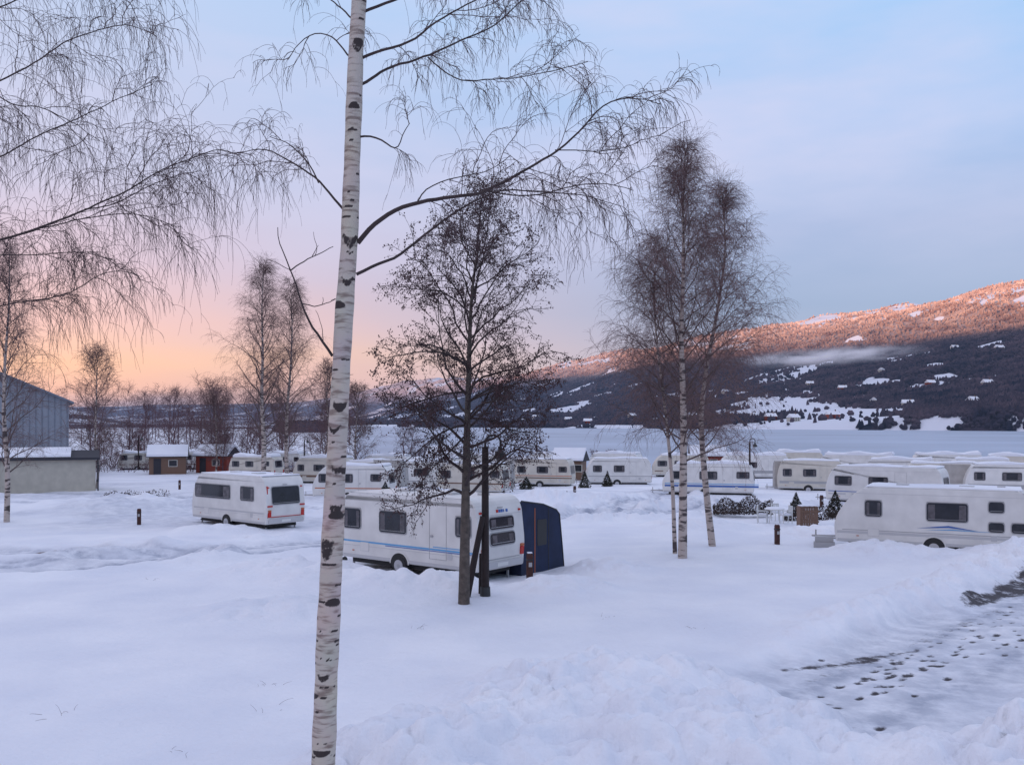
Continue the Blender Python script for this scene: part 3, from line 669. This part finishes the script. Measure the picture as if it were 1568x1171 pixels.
for px,d,k,yw in((1180,1010,'housered',.2),(1155,1060,'housewhite',.9),(1390,980,'housewhite',-.2),(1425,1180,'housered',.3),(1240,1500,'housewhite',0),(1512,1050,'housewhite',.2),
                 (900,1330,'housered',.1),(870,1560,'housewhite',.3),(968,1450,'housewhite',.6),(1290,1320,'housered',0),(1350,1450,'housewhite',.9),(1530,1340,'housewhite',.1),(1060,1250,'housewhite',-.2),(650,1700,'housewhite',0),
                 (1462,1500,'housewhite',.2),(1338,1090,'housewhite',1.1),(820,1900,'housewhite',.4),(1110,1700,'housewhite',.7),(1490,900,'housewhite',.5),(1215,940,'housewhite',.5),(1275,920,'housered',.1)):
    farmhouse(X(px,d),d,k,yaw=yw)
# ------------------------------------------------------------------ trees
def norm(a): return a/(np.linalg.norm(a,axis=-1,keepdims=True)+1e-9)
def grow(P0,D0,L,K,droop,wander,r):
    P=P0.copy(); D=norm(D0); out=[P.copy()]; st=(L/K)[:,None]
    droop=np.broadcast_to(np.asarray(droop,float),(len(P),))
    for k in range(K):
        D=D+r.normal(0,wander,D.shape); D[:,2]-=droop*(.4+k/K); D=norm(D); P=P+D*st; out.append(P.copy())
    return np.stack(out,1)
def rad(N,K,r0,r1,p=1.): 
    t=np.linspace(0,1,K+1)**p; r0=np.broadcast_to(np.asarray(r0,float),(N,)); r1=np.broadcast_to(np.asarray(r1,float),(N,))
    return r0[:,None]*(1-t)+r1[:,None]*t
def spawn(P,n,t0,t1,amin,amax,r):
    N,K,_=P.shape; K-=1
    t=t0+(t1-t0)*(np.arange(n)[None,:]+r.uniform(0,1,(N,n)))/n
    q=t*K; i=np.clip(q.astype(int),0,K-1); f=(q-i)[...,None]; ii=np.arange(N)[:,None]
    p=P[ii,i]*(1-f)+P[ii,i+1]*f; T=norm(P[ii,i+1]-P[ii,i])
    rd=r.normal(size=T.shape); pr=norm(np.cross(T,rd)); a=r.uniform(amin,amax,t.shape)[...,None]
    D=T*np.cos(a)+pr*np.sin(a)
    par=np.repeat(np.arange(N),n)
    return p.reshape(-1,3),D.reshape(-1,3),t.ravel(),par
def trunkpath(ctrl,K):
    c=np.array(ctrl,float); d=np.r_[0,np.cumsum(np.linalg.norm(np.diff(c,axis=0),axis=1))]; d/=d[-1]; t=np.linspace(0,1,K+1)
    P=np.stack([np.interp(t,d,c[:,j]) for j in range(3)],1)
    for _ in range(3): P[1:-1]=(P[:-2]+2*P[1:-1]+P[2:])/4
    return P[None]
def crown(g,TP,H,rmax,seed,t0=.2,n1=44,n2=10,n3=10,droop3=.25,tw=.9,elev=(.5,1.0),twr=.005,lenf=None,mats=(0,1,2),r1=.035,l1droop=-.03,wand=.10,r2=.012,lite=False):
    r=np.random.default_rng(seed)
    N=n1; t=t0+(.985-t0)*((np.arange(N)+r.uniform(0,1,N))/N)
    K=TP.shape[1]-1; q=t*K; i=np.clip(q.astype(int),0,K-1); f=(q-i)[:,None]; p=TP[0,i]*(1-f)+TP[0,i+1]*f
    az=np.arange(N)*2.4+r.uniform(-.4,.4,N); el=elev[0]+(elev[1]-elev[0])*t+r.normal(0,.12,N)
    D=np.stack([np.cos(az)*np.cos(el),np.sin(az)*np.cos(el),np.sin(el)],1)
    u=(t-t0)/(1-t0)
    L=rmax*(lenf(u) if lenf else (np.sin(np.pi*np.clip(u*.8+.17,0,1))**.7))*r.uniform(.7,1.15,N)+.3
    k1=5 if lite else 9; k2=3 if lite else 6
    A=grow(p,D,L,k1,l1droop,wand,r); g.tubes(A,rad(N,k1,r1*(.35+.65*(1-u)),.004),3 if lite else 5,mats[1])
    p,D,tt,par=spawn(A,n2,.15,1,.45,1.0,r); L2=L[par]*(.20+.28*(1-tt))*r.uniform(.6,1.3,len(tt))+.15
    B=grow(p,D,L2,k2,droop3*.15,wand*1.2,r); g.tubes(B,rad(len(B),k2,r2,.003),3,mats[1])
    p,D,tt,par=spawn(B,n3,.1,1,.4,1.2,r); L3=tw*r.uniform(.35,1.2,len(tt))
    C=grow(p,D,L3,k2,droop3,.14,r); g.tubes(C,rad(len(C),k2,twr,twr*.4),3,mats[2])
    if not lite:
        p,D,tt,par=spawn(C,2,.2,.9,.4,.9,r); C2=grow(p,D,tw*.35*r.uniform(.4,1.2,len(tt)),3,droop3,.15,r); g.tubes(C2,rad(len(C2),3,twr*.8,twr*.3),3,mats[2])
    return C
def S(px,py,d): return ((px-784)/1440*d,d,CAMZ+(647-py)/1440*d)
def ctrl(pts,d,dys=None): return [S(a,b,d+(dys[i] if dys else 0)) for i,(a,b) in enumerate(pts)]
def base(px,d): x=X(px,d); return (x,d,gz(x,d)-.3)
def bl(u): return np.clip(1.0-.15*np.abs(u-.1)*2,0,1)*np.clip((1-u)*1.35+.12,0,1)*np.where(u<.08,.75,1)
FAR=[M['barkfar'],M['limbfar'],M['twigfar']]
g=Geo()
T=trunkpath([base(1045,33.7)]+ctrl([(1046,760),(1047,640),(1043,520),(1047,400),(1046,300),(1049,232)],33.7),40)
g.tubes(T,rad(1,40,.17,.015),12,0)
crown(g,T,14,3.7,11,t0=.25,n1=58,n2=11,n3=8,tw=1.05,droop3=.27,elev=(.42,1.25),twr=.0047,lenf=bl,l1droop=.0,r2=.009)
T=trunkpath([base(1034,35)]+ctrl([(1030,740),(1018,620),(1005,520),(1000,430),(1010,370)],35),30); g.tubes(T,rad(1,30,.09,.012),10,0)
crown(g,T,10,2.1,12,t0=.33,n1=28,n2=9,n3=8,tw=1.05,droop3=.28,elev=(.45,1.1),twr=.0047,lenf=bl,r2=.009)
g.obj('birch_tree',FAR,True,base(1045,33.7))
g=Geo()
T=trunkpath([base(1092,38)]+ctrl([(1080,740),(1072,640),(1082,560),(1100,470),(1112,380),(1105,290)],38),36)
g.tubes(T,rad(1,36,.15,.015),12,0)
crown(g,T,12,3.1,13,t0=.27,n1=46,n2=11,n3=8,tw=1.1,droop3=.28,elev=(.4,1.15),twr=.0047,lenf=bl,r2=.009)
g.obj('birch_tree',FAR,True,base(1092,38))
def simple_birch(px,d,H,rm,seed,lean=0,n1=44,n2=9,n3=7,t0=.18,r0=.18,twr=.007,name='birch_tree'):
    b0=base(px,d); g=Geo(); x,y,z=b0
    r=np.random.default_rng(seed)
    T=trunkpath([(x,y,z)]+[(x+lean*t*H+r.normal(0,.12),y+r.normal(0,.12),z+t*H) for t in(.2,.4,.6,.8,1)],30)
    g.tubes(T,rad(1,30,r0,.015),10,0)
    crown(g,T,H,rm,seed,t0=t0,n1=n1,n2=n2,n3=n3,tw=H*.07,droop3=.22,elev=(.5,1.2),twr=twr,r1=r0*.28,r2=.015,lenf=bl if H>14 else None,lite=H<14)
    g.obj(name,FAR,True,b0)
simple_birch(403,86,20.5,5.2,21,r0=.26,n1=56); simple_birch(440,90,19.5,4.6,22,lean=.02,r0=.22,n1=52)
simple_birch(10,48.8,14.5,3.4,23,r0=.15,twr=.005); simple_birch(148,80,11.5,3.4,24,r0=.12,twr=.010); simple_birch(545,96,9.5,3,25,r0=.14,twr=.012)
simple_birch(500,100,12,3.4,26,r0=.14,twr=.012); simple_birch(330,110,9,3.4,27,r0=.12,twr=.012)
g=Geo(); r=np.random.default_rng(5)
places=[(r.uniform(90,340) if r.uniform()<.65 else r.uniform(340,530),r.uniform(108,185),r.uniform(3.5,11.5)) for _ in range(54)]+[(r.uniform(560,960),r.uniform(122,134),r.uniform(1.5,3.6)) for _ in range(10)]+[(618,120,6.2),(628,121,5.4),(640,150,5)]+[(r.uniform(-60,560),r.uniform(250,480),r.uniform(7,18)) for _ in range(70)]
for i,(px,d,H) in enumerate(places):
    x=X(px,d); z=float(base_z(np.array(x),np.array(d)))-.2
    T=trunkpath([(x,d,z)]+[(x+r.normal(0,.35),d,z+t*H) for t in(.3,.6,1)],10); g.tubes(T,rad(1,10,.07+.0002*d,.02),6,0)
    far=d>200
    crown(g,T,H,H*r.uniform(.3,.5),100+i,t0=.06,n1=20 if not far else 14,n2=6,n3=6 if not far else 4,tw=H*.11,droop3=.05,elev=(.4,1.1),twr=.011 if not far else .028,mats=(0,0,0),r1=.04,r2=.02,lite=True)
g.obj('distant_trees',[M['farwood']])
g=Geo(); n=1100; px=r.uniform(80,640,n); d=r.uniform(112,128,n); x=X(px,d); z=np.array(base_z(x,d)); az=r.uniform(0,6.3,n)
A=grow(np.stack([x,d,z],1),np.stack([np.cos(az)*.5,np.sin(az)*.5,np.ones(n)],1),r.uniform(.6,2.4,n),4,0,.15,r); g.tubes(A,rad(n,4,.03,.012),3,0)
p,D,tt,par=spawn(A,5,.1,1,.4,1,r); C=grow(p,D,r.uniform(.3,.9,len(tt)),3,0,.15,r); g.tubes(C,rad(len(C),3,.016,.008),3,0); g.obj('hedgerow_scrub',[M['farwood']])
# alder in the centre
g=Geo(); d=24.3
T=trunkpath([base(710,d)]+ctrl([(712,820),(714,700),(717,600),(719,520),(722,450),(730,390),(736,368)],d),34)
g.tubes(T,rad(1,34,.16,.02,.9),14,0)
def alf(u): return np.where(u<.25,.75+.9*u,np.where(u<.6,1.0,1.0-(u-.6)*1.1))
C=crown(g,T,9.8,2.5,31,t0=.30,n1=42,n2=10,n3=8,tw=.42,droop3=.06,elev=(.15,1.0),twr=.005,lenf=alf,r1=.05,l1droop=-.015,wand=.16,r2=.012)
lo=[trunkpath(ctrl(p,d,[0,-.2,-.5,-.8,-1]),9)[0] for p in([(714,650),(690,652),(660,672),(630,700),(600,725)],[(714,665),(700,680),(680,700),(655,722),(640,745)],[(716,600),(690,600),(655,610),(620,622),(590,630)],[(718,640),(745,640),(775,655),(800,665),(815,660)],[(716,615),(750,600),(780,590),(815,580),(840,585)],[(716,560),(690,540),(650,535),(610,545),(580,550)])]
lo=np.stack(lo); g.tubes(lo,rad(len(lo),9,.03,.006),5,1)
rr=np.random.default_rng(9)
p,D,tt,par=spawn(lo,13,.15,1,.4,1.1,rr); B=grow(p,D,rr.uniform(.3,.8,len(tt)),5,.05,.15,rr); g.tubes(B,rad(len(B),5,.010,.004),3,1)
p,D,tt,par=spawn(B,8,.1,1,.4,1.1,rr); C2=grow(p,D,rr.uniform(.15,.4,len(tt)),6,.08,.15,rr); g.tubes(C2,rad(len(C2),6,.005,.003),3,1)
ends=np.concatenate([C[:,5],C[:,3],C2[:,5],C2[:,3]]); ends=ends[(rr.uniform(size=len(ends))<.9)&(fbm(ends[:,0]*1.6,ends[:,2]*1.6+ends[:,1],15,2)>-.20)]
ends=np.repeat(ends,4,0)+rr.normal(0,.04,(len(ends)*4,3)); n=len(ends)
oc=np.array([[1,0,0],[0,1,0],[-1,0,0],[0,-1,0],[0,0,1.4],[0,0,-1.4]],float); s=rr.uniform(.009,.019,(n,1,1))
V=(ends[:,None,:]+oc[None]*s).reshape(-1,3); q3=np.array([[0,1,4],[1,2,4],[2,3,4],[3,0,4],[1,0,5],[2,1,5],[3,2,5],[0,3,5]])
gc_me=meshnp('cones',V,(np.arange(n)[:,None,None]*6+q3[None]).reshape(-1,3),np.zeros(n*8,int),[M['cone']],False)
al=g.obj('alder_tree',[M['alder'],M['limb'],M['limb']])
co=bpy.data.objects.new('cones',gc_me); scene.collection.objects.link(co); co.parent=al
# foreground birch
d=8.0
T=trunkpath([S(478,1500,d)]+ctrl([(487,1300),(495,1171),(501,1000),(508,850),(518,650),(527,480),(535,370),(539,250),(545,80),(550,0),(556,-150),(562,-400),(575,-700)],d),700)
zz=T[0,:,2]
W=np.interp(zz,[0,1.8,3.6,4.7,5.6,6.2,7.8,8.3,12.2],[.125,.100,.094,.079,.077,.072,.066,.061,.015])
W=W*(1+.03*np.sin(zz*7)+.02*np.sin(zz*19))
an=np.arange(36)*2*np.pi/36
V=T[0][:,None,:]+W[:,None,None]*np.stack([np.cos(an),np.sin(an),0*an],1)[None]
mark=np.zeros((701,36)); mr_=np.random.default_rng(2)
zc=.2
while zc<12:
    for q in range(mr_.integers(1,3)):
        th=mr_.uniform(-np.pi,np.pi); wd=mr_.uniform(.25,.9); hh=mr_.uniform(.005,.013)
        if mr_.uniform()<.10: wd=mr_.uniform(.8,1.2); hh=mr_.uniform(.025,.045)
        dth=(an-th+np.pi)%(2*np.pi)-np.pi
        curve=.02*(dth/wd)**2*mr_.choice([-1,1])
        val=1-((dth[None,:]/wd)**2+((zz[:,None]-zc-curve[None,:])/hh)**2)
        mark=np.maximum(mark,np.clip(val*1.5,0,1))
    zc+=mr_.uniform(.03,.13)
for (py,hh,wd) in((370,.06,1.5),(430,.04,1.0),(835,.12,.9),(775,.05,.8),(620,.045,1.1),(1030,.04,.8),(75,.03,1.1),(715,.045,.8),(655,.03,1.0)):
    zc=CAMZ+(647-py)/180; th=-np.pi/2+mr_.uniform(-.4,.4); dth=(an-th+np.pi)%(2*np.pi)-np.pi
    val=1-((dth[None,:]/wd)**2+((zz[:,None]-zc+.03*np.cos(dth*3)[None,:])/hh)**2)
    mark=np.maximum(mark,np.clip(val*1.2,0,1)*(.45+.65*mr_.uniform(size=mark.shape)))
    V=V+ (np.clip(val,0,1)*.008)[...,None]*np.stack([np.cos(an),np.sin(an),0*an],1)[None]
g=Geo(); K=701
k,j=np.meshgrid(np.arange(K-1),np.arange(36),indexing='ij'); j2=(j+1)%36; bb=k*36
g.add(V.reshape(-1,3),np.stack([bb+j,bb+j2,bb+36+j2,bb+36+j],-1).reshape(-1,4),0)
limbs=[
 ([(548,372),(562,350),(590,328),(622,312),(680,300),(735,290),(790,268),(850,230),(890,195),(915,162),(945,146),(985,150),(1010,156)],-.5,.022,1),
 ([(546,420),(575,408),(610,392),(645,365),(690,333),(735,300),(780,288),(840,292),(900,300),(955,318)],.5,.014,1),
 ([(552,90),(575,82),(605,75),(640,62),(662,40),(700,22),(740,0),(790,-30)],-.4,.014,1),
 ([(552,130),(566,132),(572,118),(600,100),(650,86),(700,62),(760,38),(800,5),(850,-25)],.6,.014,1),
 ([(548,210),(572,211),(590,222),(600,234),(614,226),(618,206),(630,190)],-.2,.010,.3),
 ([(655,88),(690,120),(710,130),(740,128),(790,125),(850,110),(900,95)],.3,.006,.9),
 ([(640,308),(650,290),(690,275),(740,262),(780,240)],.2,.006,.7),
 ([(735,290),(770,300),(820,300),(870,285),(920,275),(970,290)],-.3,.007,1),
 ([(850,230),(880,225),(910,232),(950,225),(980,215)],-.4,.005,1),
 ([(527,322),(512,308),(500,292),(488,280),(462,262),(440,245),(415,228),(390,226),(365,235)],.4,.012,.7),
 ([(488,280),(480,262),(462,240),(430,215),(410,210)],.1,.007,.5),
 ([(509,545),(495,523),(480,498),(462,465),(448,425),(436,395),(424,368),(426,348)],-.4,.013,.12),
 ([(444,415),(462,402),(485,392),(510,380)],.2,.006,.1),
 ([(462,465),(480,468),(500,466),(512,460)],.2,.005,.1),
 ([(538,90),(525,70),(505,52),(480,50),(455,70),(440,95)],.5,.008,.6),
 ([(540,30),(520,10),(500,-10),(470,-20)],.3,.008,.7),
 ([(502,600),(515,575),(505,560)],.1,.004,.1),
 ([(553,20),(600,0),(650,-20),(720,-60),(800,-110)],.2,.014,1),
]
def foretree(g,limbs,d,tw=(.25,.75),droop=.22,seed=50,dens=1.0,sc=1.0):
    for i,(pts,dy,r0,den) in enumerate(limbs):
        r=np.random.default_rng(seed+i)
        n=len(pts); dys=[dy*(j/(n-1))**1.2 for j in range(n)]
        c=np.array(ctrl(pts,d,dys)); c[1:-1]+=r.normal(0,.012,(n-2,3))
        L=np.linalg.norm(np.diff(c,axis=0),axis=1).sum()
        P=trunkpath(c,max(12,int(L*14))); K=P.shape[1]-1
        P[0,1:]+=np.cumsum(r.normal(0,.003,(K,3)),0)
        g.tubes(P,rad(1,K,r0,.003,.8),8,1)
        m=max(2,int(L*6.5*den*dens))
        p,D,tt,par=spawn(P,m,.22 if den>.2 else .1,1.0,.4,1.15,r); D[:,2]+=.15; D[:,1]*=.8
        l2=(.2+.45*r.uniform(0,1,m)**1.5)*(.5+.7*min(1,den))*sc
        A=grow(p,D,l2,8,.07,.17,r); g.tubes(A,rad(m,8,.0038,.002),4,2)
        if den>.2:
            p,D,tt,par=spawn(A,4,.15,1,.4,1.2,r); q=len(tt); B=grow(p,D,l2[par]*r.uniform(.4,.9,q),7,.12,.14,r); g.tubes(B,rad(q,7,.0025,.0014),3,2)
            for Z,cnt in((A,5),(B,4),(P,int(m*1.2))):
                p,D,tt,par=spawn(Z,cnt,.2,1,.4,1.3,r); q=len(tt); l3=r.uniform(tw[0],tw[1],q)*r.uniform(.4,1,q)*sc
                Cc=grow(p,D,l3,9,droop,.11,r); g.tubes(Cc,rad(q,9,.0019,.001),3,2)
                p,D,tt,par=spawn(Cc,1,.3,.9,.3,.7,r); E=grow(p,D,l3*.4,5,droop,.12,r); g.tubes(E,rad(len(E),5,.0014,.0009),3,2)
foretree(g,limbs,d,tw=(.15,.50),droop=.32,dens=.9)
o=g.obj('birch_tree',[M['bark'],M['limb'],M['twig']])
at=o.data.attributes.new('mark','FLOAT','POINT'); arr=np.zeros(len(o.data.vertices),np.float32); arr[:701*36]=mark.ravel(); at.data.foreach_set('value',arr)
d=8.8; g=Geo()
T=trunkpath([S(-330,1420,d)]+ctrl([(-320,1000),(-300,600),(-280,200),(-270,-200),(-265,-500)],d),60)
g.tubes(T,rad(1,60,.15,.03),16,0)
L2=[([(-290,560),(-160,440),(-60,385),(0,368),(60,350),(130,320),(200,285),(250,258),(295,236),(335,222),(365,238)],-.4,.022,1.1),
 ([(-290,600),(-150,505),(-50,478),(0,470),(60,463),(110,450),(150,425),(190,418),(215,430)],.5,.013,1),
 ([(-285,420),(-150,300),(-60,255),(0,240),(60,205),(120,175),(180,150),(235,128)],.4,.014,.8),
 ([(-280,250),(-150,185),(-60,145),(0,125),(50,98),(100,68),(160,45),(200,42),(235,60)],-.5,.015,.9),
 ([(-275,120),(-150,60),(-60,25),(0,10),(60,-10),(130,-20),(190,0)],.3,.013,.9),
 ([(-275,60),(-150,-20),(0,-80),(100,-110),(180,-90)],-.4,.013,.8),
 ([(-20,135),(20,160),(60,165),(110,185),(150,215)],-.2,.006,.8),
 ([(130,320),(170,315),(220,290),(270,270),(310,262)],.3,.006,1),
 ([(60,350),(120,340),(180,330),(230,335),(270,350)],-.4,.006,.9),
 ([(-60,385),(0,392),(60,395),(120,385),(170,400)],.4,.007,.9)]
foretree(g,L2,d,tw=(.25,.85),droop=.42,seed=90,dens=.85)
g.obj('birch_tree',[M['barkfar'],M['limb'],M['twig']])
g=Geo(); r=np.random.default_rng(77)
for px,py in((95,1090),(280,1150),(405,1085),(930,945),(640,965),(1065,965),(412,1050),(230,882),(380,915)):
    d=6768/(py-647); x0=X(px,d); n=9; z0=gz(x0,d)
    P0=np.stack([x0+r.normal(0,.12,n),d+r.normal(0,.12,n),np.full(n,z0-.03)],1); D0=np.stack([r.normal(0,1,n),r.normal(0,1,n),r.uniform(.1,.8,n)],1)
    A=grow(P0,D0,r.uniform(.1,.35,n),6,.12,.1,r); g.tubes(A,rad(n,6,.003,.0015),3,0)
g.obj('fallen_twigs',[M['twig']])
# low cloud on hillside
bpy.ops.mesh.primitive_uv_sphere_add(segments=32,ring_count=16,location=(465,1400,103)); o=bpy.context.object; o.name='low_cloud'; o.scale=(165,50,17); o.rotation_euler=(0,-.05,-.3)
m=bpy.data.materials.new('cloud_vapour'); m.use_nodes=True; nt=m.node_tree; nt.nodes.remove(nt.nodes['Principled BSDF']); N=nt.nodes.new; L=nt.links.new
pv=N('ShaderNodeVolumePrincipled'); pv.inputs['Color'].default_value=(.97,.97,1,1); tc=N('ShaderNodeTexCoord')
ln=N('ShaderNodeVectorMath'); ln.operation='LENGTH'; L(tc.outputs['Object'],ln.inputs[0]); m1=N('ShaderNodeMapRange'); m1.inputs['From Min'].default_value=1; m1.inputs['From Max'].default_value=0; L(ln.outputs['Value'],m1.inputs['Value'])
p2=N('ShaderNodeMath'); p2.operation='POWER'; p2.inputs[1].default_value=2.0; L(m1.outputs['Result'],p2.inputs[0])
mpc=N('ShaderNodeMapping'); mpc.inputs['Scale'].default_value=(3.2,1,1.1); L(tc.outputs['Object'],mpc.inputs['Vector'])
nn=N('ShaderNodeTexNoise'); nn.inputs['Scale'].default_value=1.3; nn.inputs['Detail'].default_value=4; L(mpc.outputs[0],nn.inputs['Vector']); m2=N('ShaderNodeMapRange'); m2.inputs['From Min'].default_value=.36; m2.inputs['From Max'].default_value=.66; L(nn.outputs['Fac'],m2.inputs['Value'])
mu=N('ShaderNodeMath'); mu.operation='MULTIPLY'; L(p2.outputs[0],mu.inputs[0]); L(m2.outputs['Result'],mu.inputs[1]); mu2=N('ShaderNodeMath'); mu2.operation='MULTIPLY'; mu2.inputs[1].default_value=.10; L(mu.outputs[0],mu2.inputs[0])
me_=N('ShaderNodeMath'); me_.operation='MULTIPLY'; me_.inputs[1].default_value=.28; L(mu2.outputs[0],me_.inputs[0]); L(me_.outputs[0],pv.inputs['Emission Strength']); pv.inputs['Emission Color'].default_value=(.75,.75,1,1)  # added glow in the cloud, standing in for repeatedly scattered light
L(mu2.outputs[0],pv.inputs['Density']); L(pv.outputs[0],nt.nodes['Material Output'].inputs['Volume']); o.data.materials.append(m)
# ------------------------------------------------------------------ sky & light
SE=math.radians(2.6); AZ=math.radians(-125)
w=bpy.data.worlds.new('World'); scene.world=w; w.use_nodes=True; nt=w.node_tree; N=nt.nodes.new; L=nt.links.new
bg=nt.nodes['Background']; bg.inputs['Strength'].default_value=1
sky=N('ShaderNodeTexSky'); sky.sky_type='NISHITA'; sky.sun_disc=False; sky.sun_elevation=SE; sky.sun_rotation=AZ
tc=N('ShaderNodeTexCoord'); sp=N('ShaderNodeSeparateXYZ'); L(tc.outputs['Generated'],sp.inputs[0])
cn=N('ShaderNodeTexNoise'); cn.inputs['Scale'].default_value=2.2; cn.inputs['Detail'].default_value=5; cn.inputs['Roughness'].default_value=.55
mp=N('ShaderNodeMapping'); mp.inputs['Scale'].default_value=(1,1,3.4); mp.inputs['Location'].default_value=(.4,.2,.7); mp.inputs['Rotation'].default_value=(0,.25,0); L(tc.outputs['Generated'],mp.inputs['Vector']); L(mp.outputs[0],cn.inputs['Vector'])
ofs=N('ShaderNodeMath'); ofs.operation='MULTIPLY_ADD'; ofs.inputs[1].default_value=.10; L(cn.outputs['Fac'],ofs.inputs[0]); 
zz_=N('ShaderNodeMath'); zz_.operation='SUBTRACT'; zz_.inputs[1].default_value=.05; L(sp.outputs['Z'],zz_.inputs[0]); L(zz_.outputs[0],ofs.inputs[2])
def ramp(stops):
    r=N('ShaderNodeValToRGB'); e=r.color_ramp.elements
    while len(e)<len(stops): e.new(.5)
    for q,(p,c) in zip(e,stops): q.position=p; q.color=(*c,1)
    L(ofs.outputs[0],r.inputs['Fac']); return r
ZEN=(.72,.77,1.02)
rl=ramp([(0,(.28,.32,.50)),(.018,(.46,.38,.50)),(.036,(.92,.52,.44)),(.06,(1.02,.58,.42)),(.095,(.92,.56,.54)),(.15,(.76,.56,.66)),(.24,(.60,.59,.78)),(.42,(.52,.63,.87)),(.65,ZEN)])
rr_=ramp([(0,(.42,.42,.60)),(.05,(.38,.41,.61)),(.12,(.28,.37,.61)),(.20,(.35,.43,.69)),(.30,(.36,.52,.83)),(.42,(.32,.57,.91)),(.65,ZEN)])
az=N('ShaderNodeMapRange'); az.inputs['From Min'].default_value=-.42; az.inputs['From Max'].default_value=.22; L(sp.outputs['X'],az.inputs['Value'])
mx=N('ShaderNodeMix'); mx.data_type='RGBA'; L(az.outputs['Result'],mx.inputs['Factor']); L(rl.outputs['Color'],mx.inputs['A']); L(rr_.outputs['Color'],mx.inputs['B'])
cr=N('ShaderNodeMapRange'); cr.inputs['From Min'].default_value=.46; cr.inputs['From Max'].default_value=.72; cr.inputs['To Max'].default_value=.5; L(cn.outputs['Fac'],cr.inputs['Value'])
zg=N('ShaderNodeMapRange'); zg.inputs['From Min'].default_value=.12; zg.inputs['From Max'].default_value=.25; L(sp.outputs['Z'],zg.inputs['Value'])
cm=N('ShaderNodeMath'); cm.operation='MULTIPLY'; L(cr.outputs['Result'],cm.inputs[0]); L(zg.outputs['Result'],cm.inputs[1])
mx2=N('ShaderNodeMix'); mx2.data_type='RGBA'; mx2.inputs['B'].default_value=(.74,.65,.82,1); L(cm.outputs[0],mx2.inputs['Factor']); L(mx.outputs['Result'],mx2.inputs['A'])
ad=N('ShaderNodeMix'); ad.data_type='RGBA'; ad.blend_type='ADD'; ad.inputs['Factor'].default_value=.05; L(mx2.outputs['Result'],ad.inputs['A']); L(sky.outputs['Color'],ad.inputs['B'])
L(ad.outputs['Result'],bg.inputs['Color'])
sl=bpy.data.lights.new('sun','SUN'); sl.energy=5; sl.angle=math.radians(.5); sl.color=(1,.50,.25)
so=bpy.data.objects.new('sun',sl); scene.collection.objects.link(so)
dirv=Vector((math.sin(AZ)*math.cos(SE),math.cos(AZ)*math.cos(SE),math.sin(SE)))
so.rotation_euler=dirv.to_track_quat('Z','Y').to_euler()
cd=bpy.data.cameras.new('camera'); co_=bpy.data.objects.new('camera',cd); scene.collection.objects.link(co_); scene.camera=co_
co_.location=(0,0,CAMZ); co_.rotation_euler=(math.radians(90),0,0); cd.sensor_width=36; cd.lens=36*1440/1568; cd.shift_y=61.5/1568; cd.clip_start=.1; cd.clip_end=30000
